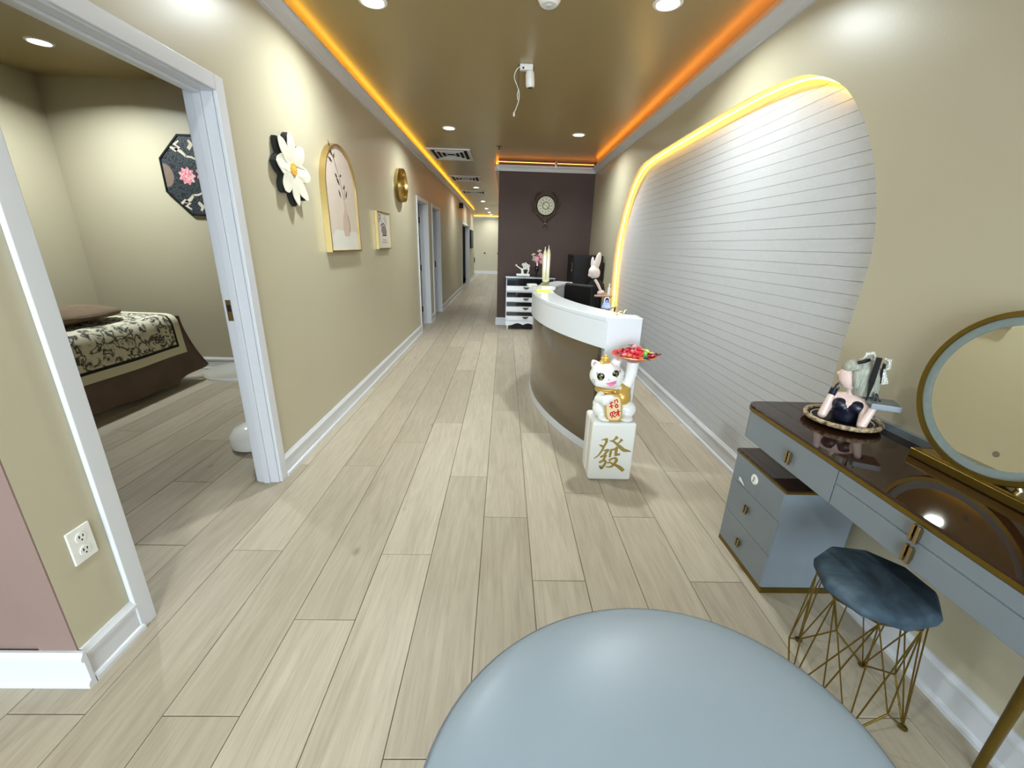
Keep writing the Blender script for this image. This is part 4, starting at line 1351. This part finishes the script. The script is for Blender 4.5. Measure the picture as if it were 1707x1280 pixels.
def pull(parent, x, y, z, l=.05):
    h = G().box(x - .017, x - .006, y - .011, y - .003, z - l / 2, z + l / 2).box(x - .017, x - .006, y + .003, y + .011, z - l / 2, z + l / 2).box(x - .006, x - .0003, y - .009, y + .009, z - l / 3, z + l / 3).done('handle', PULL, parent, bevel=.0015)
    return h


fx = VX0 + .006
for y0, y1, z0, z1, hy in ((1.149, 1.640, .637, .757, 1.355), (.42, 1.144, .714, .757, .868), (.42, 1.144, .637, .710, .868)):
    d_ = G().box(fx - .0035, fx - .0003, y0, y1, z0, z1).done('drawer', GREYP, v, bevel=.001)
    pull(d_, fx - .0035, hy, (z0 + z1) / 2 - (.008 if y0 > 1 else 0))
for y, dy in ((.70, .10), (.45, -.04)):
    for x0, x1 in ((1.30, 1.412), (1.15, 1.06)) if y < .5 else ((1.30, 1.405),):
        G().tube([(x0, y, .634), (x1, y + dy * .6, .002)], [.015, .011], 12).done('leg', OLDGOLD, v)

v = T('mirror_ledge', (0, 0, 0), 'low grey ledge board along the back of the vanity top', 'ledge')
G().box(1.4645, 1.4835, VY0, 1.66, .7605, .805).done('ledge_board', GREYP, v, bevel=.003)
G().box(1.4645, 1.4835, VY0, 1.66, .8055, .809).done('ledge_cap', GREYP, v)

v = T('vanity_cabinet', (0, 0, 0), 'low grey three-drawer cabinet with a black glass top under the vanity', 'cabinet')
G().box(1.146, 1.455, 1.408, 1.765, .025, .499).done('body', GREYP, v, bevel=.002)
G().box(1.140, 1.457, 1.400, 1.772, .4995, .510).done('gold_edging', OLDGOLD, v)
G().box(1.141, 1.456, 1.401, 1.771, .5103, .516).done('glass_top', GLASSB, v)
G().box(1.143, 1.450, 1.403, 1.769, .0, .0245).done('plinth', OLDGOLD, v)
for k, (z0, z1) in enumerate(((.028, .190), (.193, .363), (.366, .497))):
    d_ = G().box(1.1405, 1.1457, 1.409, 1.764, z0, z1).done('drawer', GREYP, v, bevel=.001)
    if k < 2:
        pull(d_, 1.1405, 1.60, (.105, .288)[k], .04)
    else:
        so = G().lathe([(.001, 0), (.022, 0), (.024, -.004), (.020, -.007), (.001, -.007)], (1.1402, 1.598, .447), 28, 'x').done('power_socket', WPLA, d_)
        so['label'] = 'round white power socket'
        w2 = G().box(1.1322, 1.133, 1.594, 1.597, .449, .459).box(1.1322, 1.133, 1.599, 1.602, .435, .445)
        for ve in w2.b.verts:
            pass
        w2.done('slot', BLACK, d_)
tg = G().poly([(1.137, 1.69, .398), (1.137, 1.655, .378), (1.137, 1.70, .383), (1.138, 1.705, .397)], (-.002, 0, 0)).done('paper_tag', PAPER, v)
tg['label'] = 'white paper corner sticking out of the drawer gap'
v = T('coiled_cable', (1.40, 1.40, .585), 'dark coiled cable hanging under the vanity top', 'cable')
for k in range(3):
    G().torus((.0, -.012 * k - .01, -.03 + .006 * k), .045, .004, axis='y', n=30, m=6).done('coil', BLACK, v)
G().tube([(0, -.015, .046), (.0, -.015, .02)], .003, 6).done('tie', BLACK, v)

v = T('vanity_mirror', (1.405, 1.05, .784), 'round vanity mirror with a gold rim and frosted light ring', 'mirror')
bs_ = G().box(-.045, .03, -.30, .165, .0005, .028).done('base', OLDGOLD, v, bevel=.003)
G().box(-.03, .015, -.28, .145, .0283, .031).done('base_inlay', BRASS, bs_)
TL = math.radians(4.5)
mt = D.objects.new('mirror_frame', None)
MC = Vector((0, 0, .262))
g = G()
prof = [(.226, -.012), (.240, -.012), (.243, -.006), (.243, .012), (.226, .014)]
rg = [[g.b.verts.new((h, r_ * math.cos(2 * math.pi * k / 64), r_ * math.sin(2 * math.pi * k / 64))) for k in range(64)] for r_, h in prof]
for a, b in zip(rg, rg[1:] + rg[:1]):
    for k in range(64):
        g.b.faces.new((a[k], a[(k + 1) % 64], b[(k + 1) % 64], b[k]))
fr = g.done('frame', OLDGOLD, v, loc=MC, rot=(0, TL, 0))
D.objects.remove(mt)
g = G()
rg = [[g.b.verts.new((-.0045, r_ * math.cos(2 * math.pi * k / 64), r_ * math.sin(2 * math.pi * k / 64))) for k in range(64)] for r_ in (.202, .2258)]
for k in range(64):
    g.b.faces.new((rg[0][k], rg[0][(k + 1) % 64], rg[1][(k + 1) % 64], rg[1][k]))
g.done('light_ring', FROST, v, loc=MC, rot=(0, TL, 0), solid=.001)
G().lathe([(.001, .010), (.2259, .010), (.2259, -.003), (.001, -.003)], axis='x', n=64).done('glass', MIRROR, v, loc=MC, rot=(0, TL, 0), ang=20)
G().lathe([(.001, -.0040), (.0085, -.0040), (.0085, -.0031), (.001, -.0031)], (0, -.035, -.155), 20, 'x').done('touch_button', TANP, v, loc=MC, rot=(0, TL, 0))
for y in (.09, -.1):
    G().cyl((0.008, y, .0285), (-.002, y * .9, .06), .008, n=12).done('stand_peg', CHROME, v)

# bust of a girl on a disc ------------------------------------------------
v = T('bust_figurine', (1.335, 1.475, .784), 'bust figurine of a woman with ash bob hair and black gloves leaning on a disc', 'figurine', rz=math.radians(-45))
v.scale = (.96, .96, 1.08)
ds = G().lathe([(.001, .004), (.09, .004), (.126, .012), (.134, .018), (.131, .022), (.122, .019), (.1, .014), (.001, .013)], n=48).done('disc', BLACK, v)
G().torus((0, 0, .0195), .126, .0085, n=56, m=8).done('carved_rim', TANORN, ds)
G().torus((0, 0, .0155), .104, .0025, n=48, m=6).done('inner_line', CREAMP, ds)
G().lathe([(.001, .0005), (.05, .0005), (.05, .004), (.001, .004)], n=32).done('foot', BLACK, ds)
g = G()
# torso, shoulders, neck: local -x is where the face looks, -y is towards the room
g.tube([(.01, 0, .014), (.01, 0, .05), (.008, 0, .085), (.006, 0, .104)], [.04, .042, .046, .03], 18)
g.ell((.008, .0, .098), (.062, .03, .018))
g.tube([(.008, 0, .1), (.006, 0, .125), (.002, .0, .152)], [.021, .0165, .017], 12)
for sh, el, wr in (((-.046, -.004, .098), (-.062, -.042, .028), (-.05, -.028, .112)), ((.062, -.004, .098), (.068, -.07, .028), (.088, -.04, .104))):
    g.tube([sh, el], [.0185, .0165], 12).ell(el, (.0168, .0168, .0168))
    g.tube([el, wr], [.0165, .0115], 12)
# head tipped back, with cheek, chin, nose and lips
g.ell((.004, -.006, .182), (.043, .040, .046)).ell((-.012, -.012, .172), (.037, .034, .042), (0, -.5, 0)).ell((-.026, -.014, .150), (.014, .015, .011))
g.tube([(-.046, -.016, .190), (-.0535, -.017, .181), (-.049, -.017, .178)], [.0035, .0052, .0045], 8)
g.ell((-.0435, -.016, .168), (.006, .008, .003)).ell((-.0405, -.016, .1635), (.006, .007, .003))
g.done('body', SKIN, v, remesh=.003)
g = G()
g.tube([(.01, 0, .0135), (.01, 0, .045), (.009, 0, .066)], [.0445, .0465, .050], 20)
g.ell((-.014, -.026, .074), (.03, .026, .024)).ell((.034, -.026, .074), (.03, .026, .024)).ell((.01, .012, .072), (.05, .036, .016))
g.done('strapless_dress', NAVY, v, remesh=.0035)
# hair: bob with a fringe
g = G()
g.ell((.020, .004, .200), (.050, .049, .047))
g.tube([(.022, .01, .2), (.034, .01, .17), (.040, .01, .14), (.042, .01, .116)], [.050, .050, .047, .043], 22)
g.ell((-.016, -.012, .215), (.032, .036, .022), (0, -.5, 0))
g.tube([(.004, -.04, .205), (.012, -.044, .175), (.02, -.046, .145)], [.013, .014, .009], 12)
g.done('hair', HAIRM, v, remesh=.003)
g = G()
for y in (-.034, .006):
    g.tube([(-.0385, y - .006, .1905), (-.0425, y, .187), (-.0395, y + .006, .1895)] if y > -.02 else [(-.0415, y + .008, .19), (-.0365, y + .001, .1865), (-.0285, y - .005, .188)], .0011, 5)
g.done('eyelashes', INK, v)
G().ell((-.0465, -.0165, .166), (.0038, .006, .0036), n=10).done('lips', M('rose_lips', (176, 84, 84), .35), v)
# gloves with fingers
for px_, py_, pz_, sg, nm in ((-.049, -.028, .11, 1, 'glove'), (.089, -.04, .1, -1, 'glove')):
    g = G()
    g.tube([(px_ - .003 * sg, py_, pz_ - .01), (px_, py_, pz_ + .004), (px_ + .002 * sg, py_ + .001, pz_ + .018)], [.0128, .0135, .0135], 12)
    for q, ln in enumerate((.020, .023, .021, .016)):
        by = py_ - .009 + q * .006
        g.tube([(px_ + .002 * sg, by, pz_ + .018), (px_ + .004 * sg, by, pz_ + .018 + ln * .6), (px_ + .010 * sg, by, pz_ + .018 + ln)], [.0042, .0038, .003], 7)
    g.tube([(px_ + .008 * sg, py_ - .008, pz_ + .008), (px_ + .014 * sg, py_ - .011, pz_ + .018), (px_ + .015 * sg, py_ - .009, pz_ + .027)], [.0045, .004, .003], 7)
    g.done(nm, NAVY, v, remesh=.0018)
G().tube([(.0, -.038, .232), (.02, -.03, .24), (.035, .0, .244), (.03, .035, .236)], .006, 8).done('hair_band', BLACK, v)
rb = G().box(.048, .066, -.052, -.047, .172, .262).done('ribbon', BLACK, v, bevel=.001)
G().poly([(.050, -.052, .174), (.066, -.052, .174), (.060, -.052, .112), (.056, -.052, .112)], (0, .003, 0)).done('ribbon_tail', BLACK, rb)
G().tube([(.01, -.01, .24), (.018, -.012, .262), (.036, -.01, .268), (.044, -.01, .25), (.03, -.008, .246)], [.006, .012, .013, .010, .006], 10, flat=.6).done('bow_loop', SPECK, rb)
G().tube([(.07, -.01, .255), (.086, -.01, .252), (.09, -.01, .225), (.078, -.01, .215)], [.006, .013, .013, .006], 10, flat=.6).done('bow_loop', SPECK, rb)
G().poly([(.078, -.012, .214), (.086, -.012, .214), (.104, -.016, .175), (.084, -.016, .168)], (0, .003, 0)).done('bow_tail', SPECK, rb)
G().poly([(.07, -.008, .24), (.08, -.008, .236), (.086, -.008, .17), (.072, -.008, .17)], (0, .003, 0)).done('ribbon_tail', BLACK, rb)
G().box(.062, .15, -.085, .005, .098, .117, rot=(0, 0, math.radians(18))).done('held_box', GREYP, v, bevel=.001)['label'] = 'pale grey box held on the gloved hand'

# velvet stool ------------------------------------------------------------
v = T('velvet_stool', (1.168, 1.0, 0), 'low stool with a faceted blue-grey velvet seat on a bent gold wire frame', 'stool')
g = G()
N8 = 9
ringz = [(.140, .412), (.154, .424), (.158, .448), (.149, .466), (.118, .475), (.06, .478)]
R_s = [[g.b.verts.new((r_ * math.cos(2 * math.pi * k / N8 + .35), r_ * math.sin(2 * math.pi * k / N8 + .35), z)) for k in range(N8)] for r_, z in ringz]
for a, b in zip(R_s, R_s[1:]):
    for k in range(N8):
        g.b.faces.new((a[k], a[(k + 1) % N8], b[(k + 1) % N8], b[k]))
g.b.faces.new(list(reversed(R_s[0])))
g.b.faces.new(R_s[-1])
g.done('seat', VELVET, v, bevel=.008, seg=2, ang=50)
TOPN = [(.14 * math.cos(2 * math.pi * k / 8 + .2), .14 * math.sin(2 * math.pi * k / 8 + .2), .414) for k in range(8)]
FT = [math.radians(a) for a in (-48, 25, 93, 185, 240)]
FTN = [(.175 * math.cos(a), .175 * math.sin(a), .005) for a in FT]
MD = []
for i in range(5):
    a0, a1 = FT[i], FT[(i + 1) % 5] + (2 * math.pi if i == 4 else 0)
    a = (a0 + a1) / 2
    MD.append((.155 * math.cos(a), .155 * math.sin(a), .10))
G().tube(TOPN, .0035, 6, closed=True).done('top_ring', OLDGOLD, v)
near = lambda p: sorted(range(8), key=lambda k: (TOPN[k][0] - p[0]) ** 2 + (TOPN[k][1] - p[1]) ** 2)
for i in range(5):
    f_ = FTN[i]
    for k in near(f_)[:3]:
        G().tube([f_, TOPN[k]], .0022, 6).done('wire', OLDGOLD, v)
    for m_ in (MD[i], MD[i - 1]):
        G().tube([f_, m_], .003, 6).done('wire', OLDGOLD, v)
    for k in near(MD[i])[:2]:
        G().tube([MD[i], TOPN[k]], .0022, 6).done('wire', OLDGOLD, v)
    G().torus((f_[0], f_[1], .0045), .010, .0035, n=16, m=6).done('foot_loop', OLDGOLD, v)

# round ottoman in the foreground ---------------------------------------------
v = T('round_ottoman', (.3116, .4721, 0), 'large round blue-grey leather ottoman standing close to the velvet stool', 'ottoman', rz=math.radians(17.9))
SX, SY = .452, .3695
g = G()
prof = [(.90, .02), (.965, .05), (.985, .15), (.99, .40), (.995, .480), (.999, .492)]
g.lathe(prof, n=72, sx=SX, sy=SY)
g.done('side', LEATHER, v, ang=60)
g = G()
prof = [(1.0, .4925), (1.001, .497), (.985, .503), (.95, .509), (.85, .517), (.65, .523), (.4, .526), (.15, .527), (.02, .527)]
g.lathe(prof, n=72, sx=SX, sy=SY)
g.done('cushion_top', LEATHER, v, ang=60)
G().torus((0, 0, .493), 1.0, .004, n=96, m=8, sx=SX + .001, sy=SY + .001).done('piping', PIPING, v)
for k in range(4):
    a = math.pi / 4 + k * math.pi / 2
    G().cyl((.33 * math.cos(a), .27 * math.sin(a), 0), (.33 * math.cos(a), .27 * math.sin(a), .0195), .025, n=14).done('foot', BLACK, v)
